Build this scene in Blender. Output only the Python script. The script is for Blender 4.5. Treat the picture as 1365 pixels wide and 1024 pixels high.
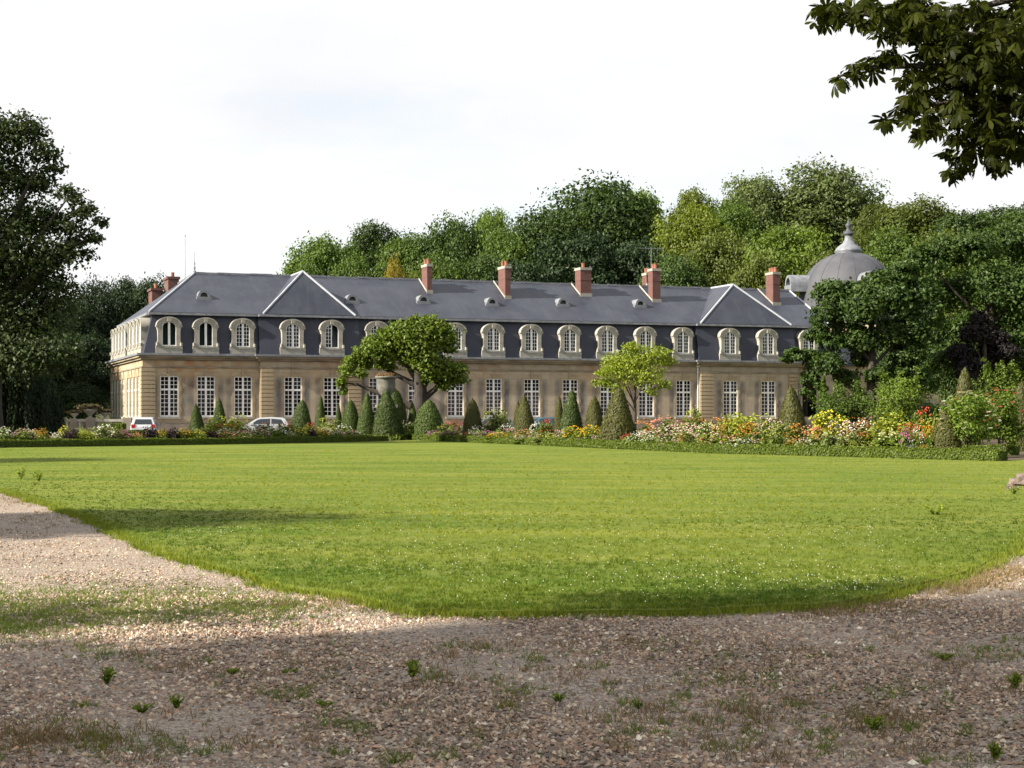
import bpy, math, random
import numpy as np
from mathutils import Vector, Matrix
for o in list(bpy.data.objects): bpy.data.objects.remove(o)
SC = bpy.context.scene
COL = SC.collection
R = math.radians
# ------------------------------------------------------------------ camera
F, CX, HY, EYE = 2200.0, 682.5, 556.0, 1.6      # focal length and horizon measured on the 1365 px wide photograph
cam = bpy.data.objects.new('camera', bpy.data.cameras.new('camera')); COL.objects.link(cam)
cam.location = (0, 0, EYE); cam.rotation_euler = (R(90), 0, 0)
cam.data.sensor_width = 36; cam.data.lens = F / 1365 * 36; cam.data.shift_y = (HY - 512) / 1365
cam.data.clip_start = 0.1; cam.data.clip_end = 3000
SC.camera = cam
# ------------------------------------------------------------------ sky and sun
SUN_EL, SUN_TH = 30.0, 25.0                       # sun on the left, a little behind the camera
sdir = Vector((-math.cos(R(SUN_TH)) * math.cos(R(SUN_EL)), -math.sin(R(SUN_TH)) * math.cos(R(SUN_EL)), math.sin(R(SUN_EL))))
wd = bpy.data.worlds.new('World'); SC.world = wd; wd.use_nodes = True
nt = wd.node_tree; nt.nodes.clear()
def N(t, typ, **kw):
    n = t.nodes.new(typ)
    for k, v in kw.items(): setattr(n, k, v)
    return n
def setin(n, **kw):
    for k, v in kw.items(): n.inputs[k].default_value = v
sky = N(nt, 'ShaderNodeTexSky', sky_type='NISHITA', sun_disc=False)
sky.sun_elevation = R(SUN_EL); sky.sun_rotation = math.atan2(sdir.x, sdir.y)
sky.air_density = 1.0; sky.dust_density = 2.0; sky.ozone_density = 1.0
tc = N(nt, 'ShaderNodeTexCoord'); mp = N(nt, 'ShaderNodeMapping'); mp.inputs['Scale'].default_value = (1, 1, 2.6)
nz = N(nt, 'ShaderNodeTexNoise'); setin(nz, Scale=2.3, Detail=6.0, Roughness=0.55)
rp = N(nt, 'ShaderNodeValToRGB'); rp.color_ramp.elements[0].position = 0.27; rp.color_ramp.elements[1].position = 0.50
mx = N(nt, 'ShaderNodeMix', data_type='RGBA')
nz2 = N(nt, 'ShaderNodeTexNoise'); setin(nz2, Scale=4.0, Detail=5.0, Roughness=0.5)
cr = N(nt, 'ShaderNodeValToRGB')
cr.color_ramp.elements[0].position = 0.33; cr.color_ramp.elements[0].color = (3.55, 3.62, 3.75, 1)
cr.color_ramp.elements[1].position = 0.62; cr.color_ramp.elements[1].color = (4.1, 4.1, 4.1, 1)
bg = N(nt, 'ShaderNodeBackground'); bg.inputs['Strength'].default_value = 0.1
wo = N(nt, 'ShaderNodeOutputWorld')
L = nt.links.new
L(tc.outputs['Generated'], mp.inputs['Vector']); L(mp.outputs[0], nz.inputs['Vector']); L(mp.outputs[0], nz2.inputs['Vector'])
L(nz.outputs['Fac'], rp.inputs['Fac']); L(rp.outputs['Color'], mx.inputs['Factor']); L(nz2.outputs['Fac'], cr.inputs['Fac'])
L(sky.outputs['Color'], mx.inputs['A']); L(cr.outputs['Color'], mx.inputs['B']); L(mx.outputs['Result'], bg.inputs['Color']); L(bg.outputs[0], wo.inputs['Surface'])
sl = bpy.data.lights.new('sun', 'SUN'); sl.energy = 5.0; sl.angle = R(0.6); sl.color = (1.0, 0.92, 0.78)
so = bpy.data.objects.new('sun', sl); COL.objects.link(so); so.rotation_euler = sdir.to_track_quat('Z', 'Y').to_euler()
vs = SC.view_settings
vs.view_transform = 'Standard'; vs.look = 'None'; vs.gamma = 1.0; vs.use_curve_mapping = False; vs.exposure = 1.38
SC.cycles.max_bounces = 6; SC.cycles.transparent_max_bounces = 6; SC.cycles.caustics_reflective = False; SC.cycles.caustics_refractive = False

rng = np.random.default_rng(11); random.seed(5)
# ------------------------------------------------------------------ helpers
def W(px, py, d): return Vector(((px - CX) / F * d, d, EYE + (HY - py) / F * d))
def G(px, py):
    d = F * EYE / (py - HY); return Vector(((px - CX) / F * d, d, 0))
def tag(o, label=None, cat=None, group=None, kind=None):
    if label: o['label'] = label
    if cat: o['category'] = cat
    if group: o['group'] = group
    if kind: o['kind'] = kind
    return o
def empty(name, loc=(0, 0, 0), rz=0.0):
    o = bpy.data.objects.new(name, None); COL.objects.link(o); o.location = loc; o.rotation_euler = (0, 0, rz); o.empty_display_size = 0.3
    return o
def link(name, me, parent=None, loc=None, rot=None, scale=None):
    o = bpy.data.objects.new(name, me); COL.objects.link(o)
    if parent is not None: o.parent = parent
    if loc is not None: o.location = loc
    if rot is not None: o.rotation_euler = rot
    if scale is not None: o.scale = scale
    return o
def copy_tree(o, parent=None):
    c = o.copy(); COL.objects.link(c); c.parent = parent
    for ch in list(o.children): copy_tree(ch, c)
    return c
def np_mesh(name, V, Fc, mats, midx=None, smooth=False, tint=None, col=None):
    """V (n,3); Fc (m,k) with constant k."""
    V = np.asarray(V, np.float32); Fc = np.asarray(Fc, np.int32); m, k = Fc.shape
    me = bpy.data.meshes.new(name)
    me.vertices.add(len(V)); me.vertices.foreach_set('co', V.ravel())
    me.loops.add(m * k); me.loops.foreach_set('vertex_index', Fc.ravel())
    me.polygons.add(m); me.polygons.foreach_set('loop_start', np.arange(0, m * k, k, dtype=np.int32))
    try: me.polygons.foreach_set('loop_total', np.full(m, k, np.int32))
    except Exception: pass
    if midx is not None: me.polygons.foreach_set('material_index', np.asarray(midx, np.int32))
    me.polygons.foreach_set('use_smooth', np.full(m, smooth, bool))
    if tint is not None:
        a = me.attributes.new('tint', 'FLOAT', 'POINT'); a.data.foreach_set('value', np.asarray(tint, np.float32))
    if col is not None:
        a = me.attributes.new('col', 'FLOAT_COLOR', 'POINT'); a.data.foreach_set('color', np.asarray(col, np.float32).ravel())
    for mt in (mats if isinstance(mats, (list, tuple)) else [mats]): me.materials.append(mt)
    me.update(calc_edges=True); me.validate()
    return me
class MB:
    def __init__(s): s.v = []; s.f = []; s.m = []
    def add(s, vs, fs, mi=0):
        b = len(s.v); s.v += [tuple(p) for p in vs]; s.f += [tuple(b + i for i in f) for f in fs]; s.m += [mi] * len(fs)
    def box(s, x0, x1, y0, y1, z0, z1, mi=0):
        s.add([(x0, y0, z0), (x1, y0, z0), (x1, y1, z0), (x0, y1, z0), (x0, y0, z1), (x1, y0, z1), (x1, y1, z1), (x0, y1, z1)],
              [(0, 3, 2, 1), (4, 5, 6, 7), (0, 1, 5, 4), (1, 2, 6, 5), (2, 3, 7, 6), (3, 0, 4, 7)], mi)
    def quad(s, a, b, c, d, mi=0): s.add([a, b, c, d], [(0, 1, 2, 3)], mi)
    def poly(s, pts, mi=0): s.add(pts, [tuple(range(len(pts)))], mi)
    def prism(s, pts, d, mi=0):
        """pts: closed loop of 3D points, extruded by the vector d."""
        n = len(pts); d = Vector(d); a = [Vector(p) for p in pts]
        s.add([*a, *[p + d for p in a]], [tuple(range(n))[::-1], tuple(range(n, 2 * n))] + [(i, (i + 1) % n, n + (i + 1) % n, n + i) for i in range(n)], mi)
    def tube(s, path, rad, n=8, mi=0, cap=True):
        P = [Vector(p) for p in path]; b = len(s.v); up = Vector((0.31, 0.17, 0.93))
        for i, p in enumerate(P):
            t = (P[min(i + 1, len(P) - 1)] - P[max(i - 1, 0)]).normalized()
            if abs(t.dot(up)) > 0.95: up = Vector((1, 0.1, 0))
            a = t.cross(up).normalized(); c = t.cross(a)
            r = rad[i] if hasattr(rad, '__len__') else rad
            for k in range(n):
                w = 2 * math.pi * k / n; s.v.append(tuple(p + (a * math.cos(w) + c * math.sin(w)) * r))
        for i in range(len(P) - 1):
            for k in range(n):
                s.f.append((b + i * n + k, b + i * n + (k + 1) % n, b + (i + 1) * n + (k + 1) % n, b + (i + 1) * n + k)); s.m.append(mi)
        if cap:
            s.f.append(tuple(b + k for k in range(n))[::-1]); s.m.append(mi)
            s.f.append(tuple(b + (len(P) - 1) * n + k for k in range(n))); s.m.append(mi)
    def lathe(s, prof, n=20, mi=0, cx=0, cy=0):
        b = len(s.v)
        for (r, z) in prof:
            for k in range(n):
                w = 2 * math.pi * k / n; s.v.append((cx + r * math.cos(w), cy + r * math.sin(w), z))
        for i in range(len(prof) - 1):
            for k in range(n):
                s.f.append((b + i * n + k, b + i * n + (k + 1) % n, b + (i + 1) * n + (k + 1) % n, b + (i + 1) * n + k)); s.m.append(mi)
        s.f.append(tuple(b + (len(prof) - 1) * n + k for k in range(n))); s.m.append(mi)
    def mesh(s, name, mats, smooth=False):
        me = bpy.data.meshes.new(name); me.from_pydata(s.v, [], s.f)
        for mt in (mats if isinstance(mats, (list, tuple)) else [mats]): me.materials.append(mt)
        me.polygons.foreach_set('material_index', np.array(s.m, np.int32))
        if smooth: me.polygons.foreach_set('use_smooth', np.ones(len(s.f), bool))
        me.update(); return me
    def build(s, name, mats, parent=None, smooth=False, **kw): return link(name, s.mesh(name, mats, smooth), parent, **kw)
# ------------------------------------------------------------------ materials
def newmat(name):
    m = bpy.data.materials.new(name); m.use_nodes = True; t = m.node_tree; t.nodes.clear(); return m, t
def mix(t, fac, a, b, blend='MIX'):
    n = N(t, 'ShaderNodeMix', data_type='RGBA', blend_type=blend)
    for sock, v in (('Factor', fac), ('A', a), ('B', b)):
        if isinstance(v, bpy.types.NodeSocket): t.links.new(v, n.inputs[sock])
        elif isinstance(v, (int, float)): n.inputs[sock].default_value = v
        else: n.inputs[sock].default_value = (*v[:3], 1)
    return n.outputs['Result']
def noise(t, scale, detail=4.0, rough=0.55, vec=None, mscale=None):
    n = N(t, 'ShaderNodeTexNoise'); setin(n, Scale=scale, Detail=detail, Roughness=rough)
    if vec is None: vec = N(t, 'ShaderNodeTexCoord').outputs['Object']
    if mscale is not None:
        mpn = N(t, 'ShaderNodeMapping'); mpn.inputs['Scale'].default_value = mscale; t.links.new(vec, mpn.inputs['Vector']); vec = mpn.outputs[0]
    t.links.new(vec, n.inputs['Vector']); return n.outputs['Fac']
def ramp(t, fac, stops):
    r = N(t, 'ShaderNodeValToRGB'); e = r.color_ramp.elements
    while len(e) < len(stops): e.new(0.5)
    for i, (p, c) in enumerate(stops):
        e[i].position = p; e[i].color = (c, c, c, 1) if isinstance(c, (int, float)) else (*c[:3], 1)
    t.links.new(fac, r.inputs['Fac']); return r.outputs['Color']
def finish(m, t, color, rough=0.8, spec=0.3, bump=None, bstr=0.3, bdist=0.02, metallic=0.0):
    p = N(t, 'ShaderNodeBsdfPrincipled'); p.inputs['Roughness'].default_value = rough; p.inputs['Specular IOR Level'].default_value = spec; p.inputs['Metallic'].default_value = metallic
    if isinstance(color, bpy.types.NodeSocket): t.links.new(color, p.inputs['Base Color'])
    else: p.inputs['Base Color'].default_value = (*color, 1)
    if bump is not None:
        b = N(t, 'ShaderNodeBump'); setin(b, Strength=bstr, Distance=bdist); t.links.new(bump, b.inputs['Height']); t.links.new(b.outputs[0], p.inputs['Normal'])
    o = N(t, 'ShaderNodeOutputMaterial'); t.links.new(p.outputs[0], o.inputs['Surface']); return m
def simple(name, c1, c2=None, scale=3.0, rough=0.8, spec=0.3, bstr=0.25, bdist=0.02, metallic=0.0, mscale=None, lo=0.35, hi=0.65, detail=5.0):
    m, t = newmat(name)
    if c2 is None: return finish(m, t, c1, rough, spec, metallic=metallic)
    n = noise(t, scale, detail, 0.6, mscale=mscale); f = ramp(t, n, [(lo, 0.0), (hi, 1.0)])
    return finish(m, t, mix(t, f, c1, c2), rough, spec, n, bstr, bdist, metallic)
def foliage(name, dark, light, trans=0.3, gloss=0.015, rough=0.5, tcol=None, nscale=0.35):
    if not any(k in name for k in ('dark', 'copper', 'chestnut', 'purple', 'dry', 'tan', 'rusty', 'grass')): dark = tuple(a * b for a, b in zip(dark, (1.35, 1.22, .85))); light = tuple(a * b for a, b in zip(light, (1.35, 1.22, .85)))
    m, t = newmat(name)
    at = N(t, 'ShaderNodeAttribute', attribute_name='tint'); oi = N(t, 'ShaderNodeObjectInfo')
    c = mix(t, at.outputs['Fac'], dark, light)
    hs = N(t, 'ShaderNodeHueSaturation'); t.links.new(c, hs.inputs['Color'])
    ma = N(t, 'ShaderNodeMath', operation='MULTIPLY_ADD'); t.links.new(oi.outputs['Random'], ma.inputs[0]); ma.inputs[1].default_value = 0.3; ma.inputs[2].default_value = 0.85
    t.links.new(ma.outputs[0], hs.inputs['Value'])
    d = N(t, 'ShaderNodeBsdfDiffuse'); t.links.new(hs.outputs[0], d.inputs['Color'])
    tr = N(t, 'ShaderNodeBsdfTranslucent')
    tc_ = mix(t, 1.0, hs.outputs[0], tcol or (1.25, 1.35, 0.5), 'MULTIPLY'); t.links.new(tc_, tr.inputs['Color'])
    ms = N(t, 'ShaderNodeMixShader'); ms.inputs[0].default_value = trans; t.links.new(d.outputs[0], ms.inputs[1]); t.links.new(tr.outputs[0], ms.inputs[2])
    g = N(t, 'ShaderNodeBsdfGlossy'); g.inputs['Roughness'].default_value = rough; g.inputs['Color'].default_value = (1, 1, 1, 1)
    m2 = N(t, 'ShaderNodeMixShader'); m2.inputs[0].default_value = gloss; t.links.new(ms.outputs[0], m2.inputs[1]); t.links.new(g.outputs[0], m2.inputs[2])
    o = N(t, 'ShaderNodeOutputMaterial'); t.links.new(m2.outputs[0], o.inputs['Surface']); return m
M = {}
# walls: ashlar with a baked 'col' attribute that carries the stains
def wall_mat(name):
    m, t = newmat(name)
    at = N(t, 'ShaderNodeAttribute', attribute_name='col'); tcn = N(t, 'ShaderNodeTexCoord')
    n1 = noise(t, 0.9, 6, 0.62); n2 = noise(t, 7.0, 5, 0.65); n3 = noise(t, 1.6, 5, 0.6, mscale=(1.3, 1.3, 0.25))
    c = mix(t, ramp(t, n1, [(0.35, 0.0), (0.66, 1.0)]), (0.37, 0.302, 0.205), (0.45, 0.385, 0.275))
    c = mix(t, ramp(t, n3, [(0.5, 0.0), (0.75, 0.55)]), c, (0.25, 0.215, 0.165))
    c = mix(t, ramp(t, n2, [(0.52, 0.0), (0.72, 0.35)]), c, (0.215, 0.178, 0.13))
    br = N(t, 'ShaderNodeTexBrick'); setin(br, Scale=1.0); br.inputs['Mortar Size'].default_value = 0.012; br.inputs['Brick Width'].default_value = 0.95; br.inputs['Row Height'].default_value = 0.42
    br.inputs['Color1'].default_value = (1, 1, 1, 1); br.inputs['Color2'].default_value = (0.86, 0.86, 0.88, 1); br.inputs['Mortar'].default_value = (0.72, 0.7, 0.68, 1)
    sp = N(t, 'ShaderNodeSeparateXYZ'); cb = N(t, 'ShaderNodeCombineXYZ'); t.links.new(tcn.outputs['Object'], sp.inputs[0])
    ad = N(t, 'ShaderNodeMath', operation='ADD'); t.links.new(sp.outputs[0], ad.inputs[0]); t.links.new(sp.outputs[1], ad.inputs[1])
    t.links.new(ad.outputs[0], cb.inputs[0]); t.links.new(sp.outputs[2], cb.inputs[1]); t.links.new(cb.outputs[0], br.inputs['Vector'])
    c = mix(t, 0.7, c, br.outputs['Color'], 'MULTIPLY')
    c = mix(t, 1.0, c, at.outputs['Color'], 'MULTIPLY')
    return finish(m, t, c, 0.9, 0.15, n2, 0.25, 0.03)
M['wall'] = wall_mat('ashlar_wall')
M['stone'] = simple('pale_limestone', (0.33, 0.315, 0.275), (0.24, 0.228, 0.198), 2.2, 0.9, 0.15)
M['quoin'] = simple('quoin_stone', (0.36, 0.288, 0.19), (0.255, 0.205, 0.142), 1.7, 0.9, 0.15)
M['cornice'] = simple('cornice_stone', (0.29, 0.24, 0.175), (0.15, 0.124, 0.102), 1.2, 0.9, 0.15, mscale=(0.6, 0.6, 2))
M['plinth'] = simple('plinth_stone', (0.17, 0.15, 0.13), (0.24, 0.205, 0.17), 1.2, 0.9, 0.15)
def slate_mat(name, c1, c2, c3):
    m, t = newmat(name)
    n1 = noise(t, 0.5, 5, 0.6); n2 = noise(t, 5.0, 4, 0.6, mscale=(1, 1, 4)); n3 = noise(t, 1.3, 4, 0.6, mscale=(2.0, 0.5, 0.5))
    c = mix(t, ramp(t, n1, [(0.35, 0.0), (0.65, 1.0)]), c1, c2); c = mix(t, ramp(t, n3, [(0.5, 0.0), (0.78, 0.6)]), c, c3)
    wv = N(t, 'ShaderNodeTexWave', wave_type='BANDS', bands_direction='Z'); setin(wv, Scale=2.6, Distortion=0.6, Detail=2.0)
    wv.inputs['Detail Scale'].default_value = 4.0
    tcn = N(t, 'ShaderNodeTexCoord'); t.links.new(tcn.outputs['Object'], wv.inputs['Vector'])
    c = mix(t, 0.12, c, wv.outputs['Color'], 'MULTIPLY')
    return finish(m, t, c, 0.5, 0.32, n2, 0.3, 0.02)
M['slate'] = slate_mat('roof_slate', (0.030, 0.034, 0.050), (0.046, 0.051, 0.068), (0.066, 0.069, 0.083))
M['slate_steep'] = slate_mat('mansard_slate', (0.025, 0.028, 0.044), (0.035, 0.038, 0.056), (0.048, 0.050, 0.062))
M['zinc'] = simple('zinc', (0.20, 0.207, 0.23), (0.12, 0.127, 0.145), 2.0, 0.5, 0.5, 0.1)
M['zinc_bright'] = simple('bright_zinc', (0.42, 0.435, 0.47), (0.32, 0.34, 0.38), 1.5, 0.4, 0.5, 0.1)
M['lead'] = simple('lead_dome', (0.050, 0.052, 0.062), (0.085, 0.086, 0.096), 0.6, 0.6, 0.25, 0.15, mscale=(1, 1, 0.35), lo=0.3, hi=0.7)
def brick_mat():
    m, t = newmat('red_brick')
    br = N(t, 'ShaderNodeTexBrick'); setin(br, Scale=1.0); br.inputs['Brick Width'].default_value = 0.22; br.inputs['Row Height'].default_value = 0.07; br.inputs['Mortar Size'].default_value = 0.008
    br.inputs['Color1'].default_value = (0.125, 0.050, 0.042, 1); br.inputs['Color2'].default_value = (0.092, 0.040, 0.037, 1); br.inputs['Mortar'].default_value = (0.19, 0.145, 0.125, 1)
    tcn = N(t, 'ShaderNodeTexCoord'); sp = N(t, 'ShaderNodeSeparateXYZ'); cb = N(t, 'ShaderNodeCombineXYZ'); t.links.new(tcn.outputs['Object'], sp.inputs[0])
    ad = N(t, 'ShaderNodeMath', operation='ADD'); t.links.new(sp.outputs[0], ad.inputs[0]); t.links.new(sp.outputs[1], ad.inputs[1])
    t.links.new(ad.outputs[0], cb.inputs[0]); t.links.new(sp.outputs[2], cb.inputs[1]); t.links.new(cb.outputs[0], br.inputs['Vector'])
    n = noise(t, 2.5, 4, 0.6); c = mix(t, ramp(t, n, [(0.4, 0.0), (0.7, 0.6)]), br.outputs['Color'], (0.10, 0.042, 0.038))
    return finish(m, t, c, 0.9, 0.15)
M['brick'] = brick_mat()
M['pot'] = simple('terracotta', (0.27, 0.11, 0.065), (0.2, 0.085, 0.06), 4)
M['urn'] = simple('weathered_urn_stone', (0.17, 0.165, 0.14), (0.11, 0.11, 0.092), 3.0, 0.95, 0.1)
M['white'] = simple('white_paint', (0.78, 0.78, 0.77), (0.66, 0.66, 0.66), 2.5, 0.55, 0.35, 0.05)
def glass_mat(name, tintc):
    m, t = newmat(name); fr = N(t, 'ShaderNodeFresnel'); fr.inputs['IOR'].default_value = 1.5
    a = N(t, 'ShaderNodeMath', operation='MULTIPLY_ADD'); t.links.new(fr.outputs[0], a.inputs[0]); a.inputs[1].default_value = 0.55; a.inputs[2].default_value = 0.0
    tr = N(t, 'ShaderNodeBsdfTransparent'); tr.inputs['Color'].default_value = (*tintc, 1)
    g = N(t, 'ShaderNodeBsdfGlossy'); g.inputs['Roughness'].default_value = 0.04
    ms = N(t, 'ShaderNodeMixShader'); t.links.new(a.outputs[0], ms.inputs[0]); t.links.new(tr.outputs[0], ms.inputs[1]); t.links.new(g.outputs[0], ms.inputs[2])
    o = N(t, 'ShaderNodeOutputMaterial'); t.links.new(ms.outputs[0], o.inputs['Surface']); return m
M['glass'] = glass_mat('window_glass', (0.72, 0.76, 0.8)); M['glass_green'] = glass_mat('greenish_glass', (0.6, 0.72, 0.62))
M['interior'] = simple('dark_interior', (0.035, 0.032, 0.04), (0.02, 0.02, 0.028), 0.5)
M['curtain'] = simple('beige_curtain', (0.50, 0.38, 0.32), (0.40, 0.30, 0.26), 3.0, mscale=(6, 1, 0.4))
M['iron'] = simple('dark_iron', (0.06, 0.06, 0.065), rough=0.5)
M['bark'] = simple('bark', (0.040, 0.034, 0.028), (0.075, 0.066, 0.056), 3.0, 0.95, 0.1, 0.6, 0.06, mscale=(3, 3, 0.6))
M['bark_pale'] = simple('grey_bark', (0.036, 0.031, 0.027), (0.066, 0.058, 0.051), 2.5, 0.95, 0.1, 0.6, 0.05, mscale=(3, 3, 0.5))
# ------------------------------------------------------------------ foliage geometry
def unit(a): return a / np.maximum(np.linalg.norm(a, axis=-1, keepdims=True), 1e-6)
def rand_dirs(n, g, zmin=-1.0):
    z = g.uniform(zmin, 1, n); a = g.uniform(0, 2 * np.pi, n); r = np.sqrt(1 - z * z); return np.stack([r * np.cos(a), r * np.sin(a), z], 1)
def cards(P, Nrm, size, g, aspect=0.62, fold=0.12, jitter=0.35, tang=None):
    """diamond leaf cards: P (n,3) centre, Nrm normal, size (n,)"""
    n = len(P); rd = unit(g.normal(size=(n, 3))) if tang is None else unit(tang + 0.35 * g.normal(size=(n, 3)))
    t = unit(rd - Nrm * np.sum(rd * Nrm, 1, keepdims=True)); b = np.cross(Nrm, t); s = (size * g.uniform(1 - jitter, 1 + jitter, n))[:, None]
    dn = Nrm * s * fold
    off = g.uniform(-0.12, 0.12, (n, 1)) * s
    V = np.stack([P - t * s * 0.5, P + b * s * aspect * 0.5 + t * off - dn, P + t * s * 0.5, P - b * s * aspect * 0.5 + t * off - dn], 1).reshape(-1, 3)
    Fc = np.arange(n * 4).reshape(n, 4); return V, Fc
def lobe_leaves(lobes, n, size, g, cl=26, spread=0.22, up=0.35, zmin=-0.75, core=0.15, fill=(0.6, 1.0), rnd=0.5, minsig=0.0):
    lobes = np.asarray(lobes, float); w = (lobes[:, 3] * lobes[:, 5] + lobes[:, 3] * lobes[:, 4]); w = w / w.sum()
    Ps, Ns, Ts = [], [], []
    for lb, wi in zip(lobes, w):
        ni = max(8, int(n * wi)); K = max(4, ni // cl)
        c = rand_dirs(K, g, zmin); rf = g.uniform(fill[0], fill[1], (K, 1))
        rad = lb[3:6]; cp = lb[:3] + c * rf * rad
        idx = g.integers(0, K, ni); sig = np.maximum(spread * rad, minsig)
        p = cp[idx] + g.normal(size=(ni, 3)) * sig * np.array([1, 1, 0.75])
        nr = unit(c[idx] * 0.7 + np.array([0, 0, up]) + g.normal(size=(ni, 3)) * rnd)
        tt = np.clip(0.5 * g.uniform(0, 1, K)[idx] + 0.5 * g.uniform(0, 1, ni), 0, 1)
        Ps.append(p); Ns.append(nr); Ts.append(tt)
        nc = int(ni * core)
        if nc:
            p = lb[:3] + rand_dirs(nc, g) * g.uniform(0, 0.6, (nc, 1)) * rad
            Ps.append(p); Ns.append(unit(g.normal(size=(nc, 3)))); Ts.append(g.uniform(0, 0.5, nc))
    P = np.concatenate(Ps); Nn = np.concatenate(Ns); T = np.concatenate(Ts)
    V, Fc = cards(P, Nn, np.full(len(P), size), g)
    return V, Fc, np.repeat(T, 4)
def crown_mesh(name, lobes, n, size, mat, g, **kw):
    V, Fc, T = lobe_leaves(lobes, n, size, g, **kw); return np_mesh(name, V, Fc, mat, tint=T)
def limbs(mb, base, top, r0, targets, g, n=8, r1=None, lean=None):
    """trunk from base to top and limbs from the trunk to each target"""
    base = np.array(base, float); top = np.array(top, float); H = top - base; path = []; rad = []
    for i in range(8):
        t = i / 7; p = base + H * t + np.array([math.sin(3.1 * t + g.uniform(0, .6)), math.cos(2.3 * t + g.uniform(0, .6)), 0]) * r0 * 0.5 * t
        path.append(p); rad.append(r0 * (1.25 if i == 0 else 1.0) * (1 - 0.72 * t))
    mb.tube(path, rad, n)
    for tg in targets:
        tg = np.array(tg, float); t0 = np.clip((tg[2] - base[2]) / max(H[2], .1) * 0.72 - 0.12 + g.uniform(-.08, .08), 0.28, 0.93)
        s = base + H * t0; mid = s * 0.45 + tg * 0.55 + np.array([0, 0, 1]) * np.linalg.norm(tg - s) * g.uniform(-.02, .14)
        rr = r0 * (1 - 0.72 * t0) * 0.55; q = s * 0.75 + mid * 0.25
        mb.tube([s, q, mid, mid * 0.45 + tg * 0.55 + g.normal(size=3) * 0.03 * np.linalg.norm(tg - s), tg], [rr, rr * 0.85, rr * 0.55, rr * 0.33, rr * 0.12], 6, cap=False)
def auto_lobes(g, n, Rx, z0, z1, rel=(0.30, 0.44), shape=1.0):
    zc = (z0 + z1) / 2; Rz = (z1 - z0) / 2; out = [(0, 0, zc, Rx * 0.62, Rx * 0.62, Rz * 0.62)]
    for i in range(n):
        zz = -0.85 + 1.85 * (i + 0.5) / n; a = i * 2.399 + g.uniform(-.5, .5); q = math.sqrt(max(0.03, 1 - zz * zz * 0.92)); r = g.uniform(*rel) * Rx
        k = g.uniform(0.78, 1.0)
        if shape < 1 and zz > 0: q *= 1 - (1 - shape) * zz
        out.append((math.cos(a) * q * (Rx - r) * k, math.sin(a) * q * (Rx - r) * k, zc + zz * (Rz - r * 0.8), r, r, r * g.uniform(0.7, 0.95)))
    return out
FOL = {
 'oak': foliage('oak_leaves', (0.014, 0.031, 0.010), (0.050, 0.088, 0.023), 0.25),
 'mid': foliage('mid_green_leaves', (0.024, 0.050, 0.010), (0.082, 0.14, 0.026), 0.3),
 'light': foliage('light_green_leaves', (0.040, 0.075, 0.012), (0.115, 0.18, 0.03), 0.35),
 'yellow': foliage('yellow_green_leaves', (0.048, 0.078, 0.009), (0.135, 0.18, 0.022), 0.35),
 'gold': foliage('golden_leaves', (0.11, 0.10, 0.012), (0.23, 0.19, 0.025), 0.35),
 'grey': foliage('grey_green_leaves', (0.035, 0.058, 0.026), (0.095, 0.135, 0.055), 0.28),
 'olive': foliage('olive_leaves', (0.032, 0.050, 0.010), (0.085, 0.115, 0.024), 0.3),
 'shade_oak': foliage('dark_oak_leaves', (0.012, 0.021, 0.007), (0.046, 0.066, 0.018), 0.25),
 'deep': foliage('dark_lush_leaves', (0.014, 0.032, 0.007), (0.066, 0.108, 0.019), 0.28),
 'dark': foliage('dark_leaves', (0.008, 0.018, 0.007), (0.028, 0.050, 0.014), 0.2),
 'copper': foliage('copper_leaves', (0.008, 0.007, 0.007), (0.022, 0.017, 0.016), 0.15, tcol=(1.4, .7, .7)),
 'catalpa': foliage('catalpa_leaves', (0.038, 0.070, 0.011), (0.112, 0.168, 0.028), 0.33),
 'pale': foliage('pale_leaves', (0.10, 0.15, 0.020), (0.24, 0.31, 0.055), 0.4),
 'chestnut': foliage('chestnut_leaves', (0.007, 0.010, 0.0025), (0.030, 0.036, 0.004), 0.25, 0.004),
 'yew': foliage('yew_green', (0.014, 0.028, 0.006), (0.045, 0.074, 0.014), 0.12),
 'yew_brown': foliage('yew_brown_green', (0.020, 0.025, 0.008), (0.060, 0.066, 0.018), 0.12, tcol=(1.2, 1.1, .5)),
 'hedge': foliage('box_hedge', (0.028, 0.052, 0.007), (0.095, 0.138, 0.019), 0.25),
}
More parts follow.
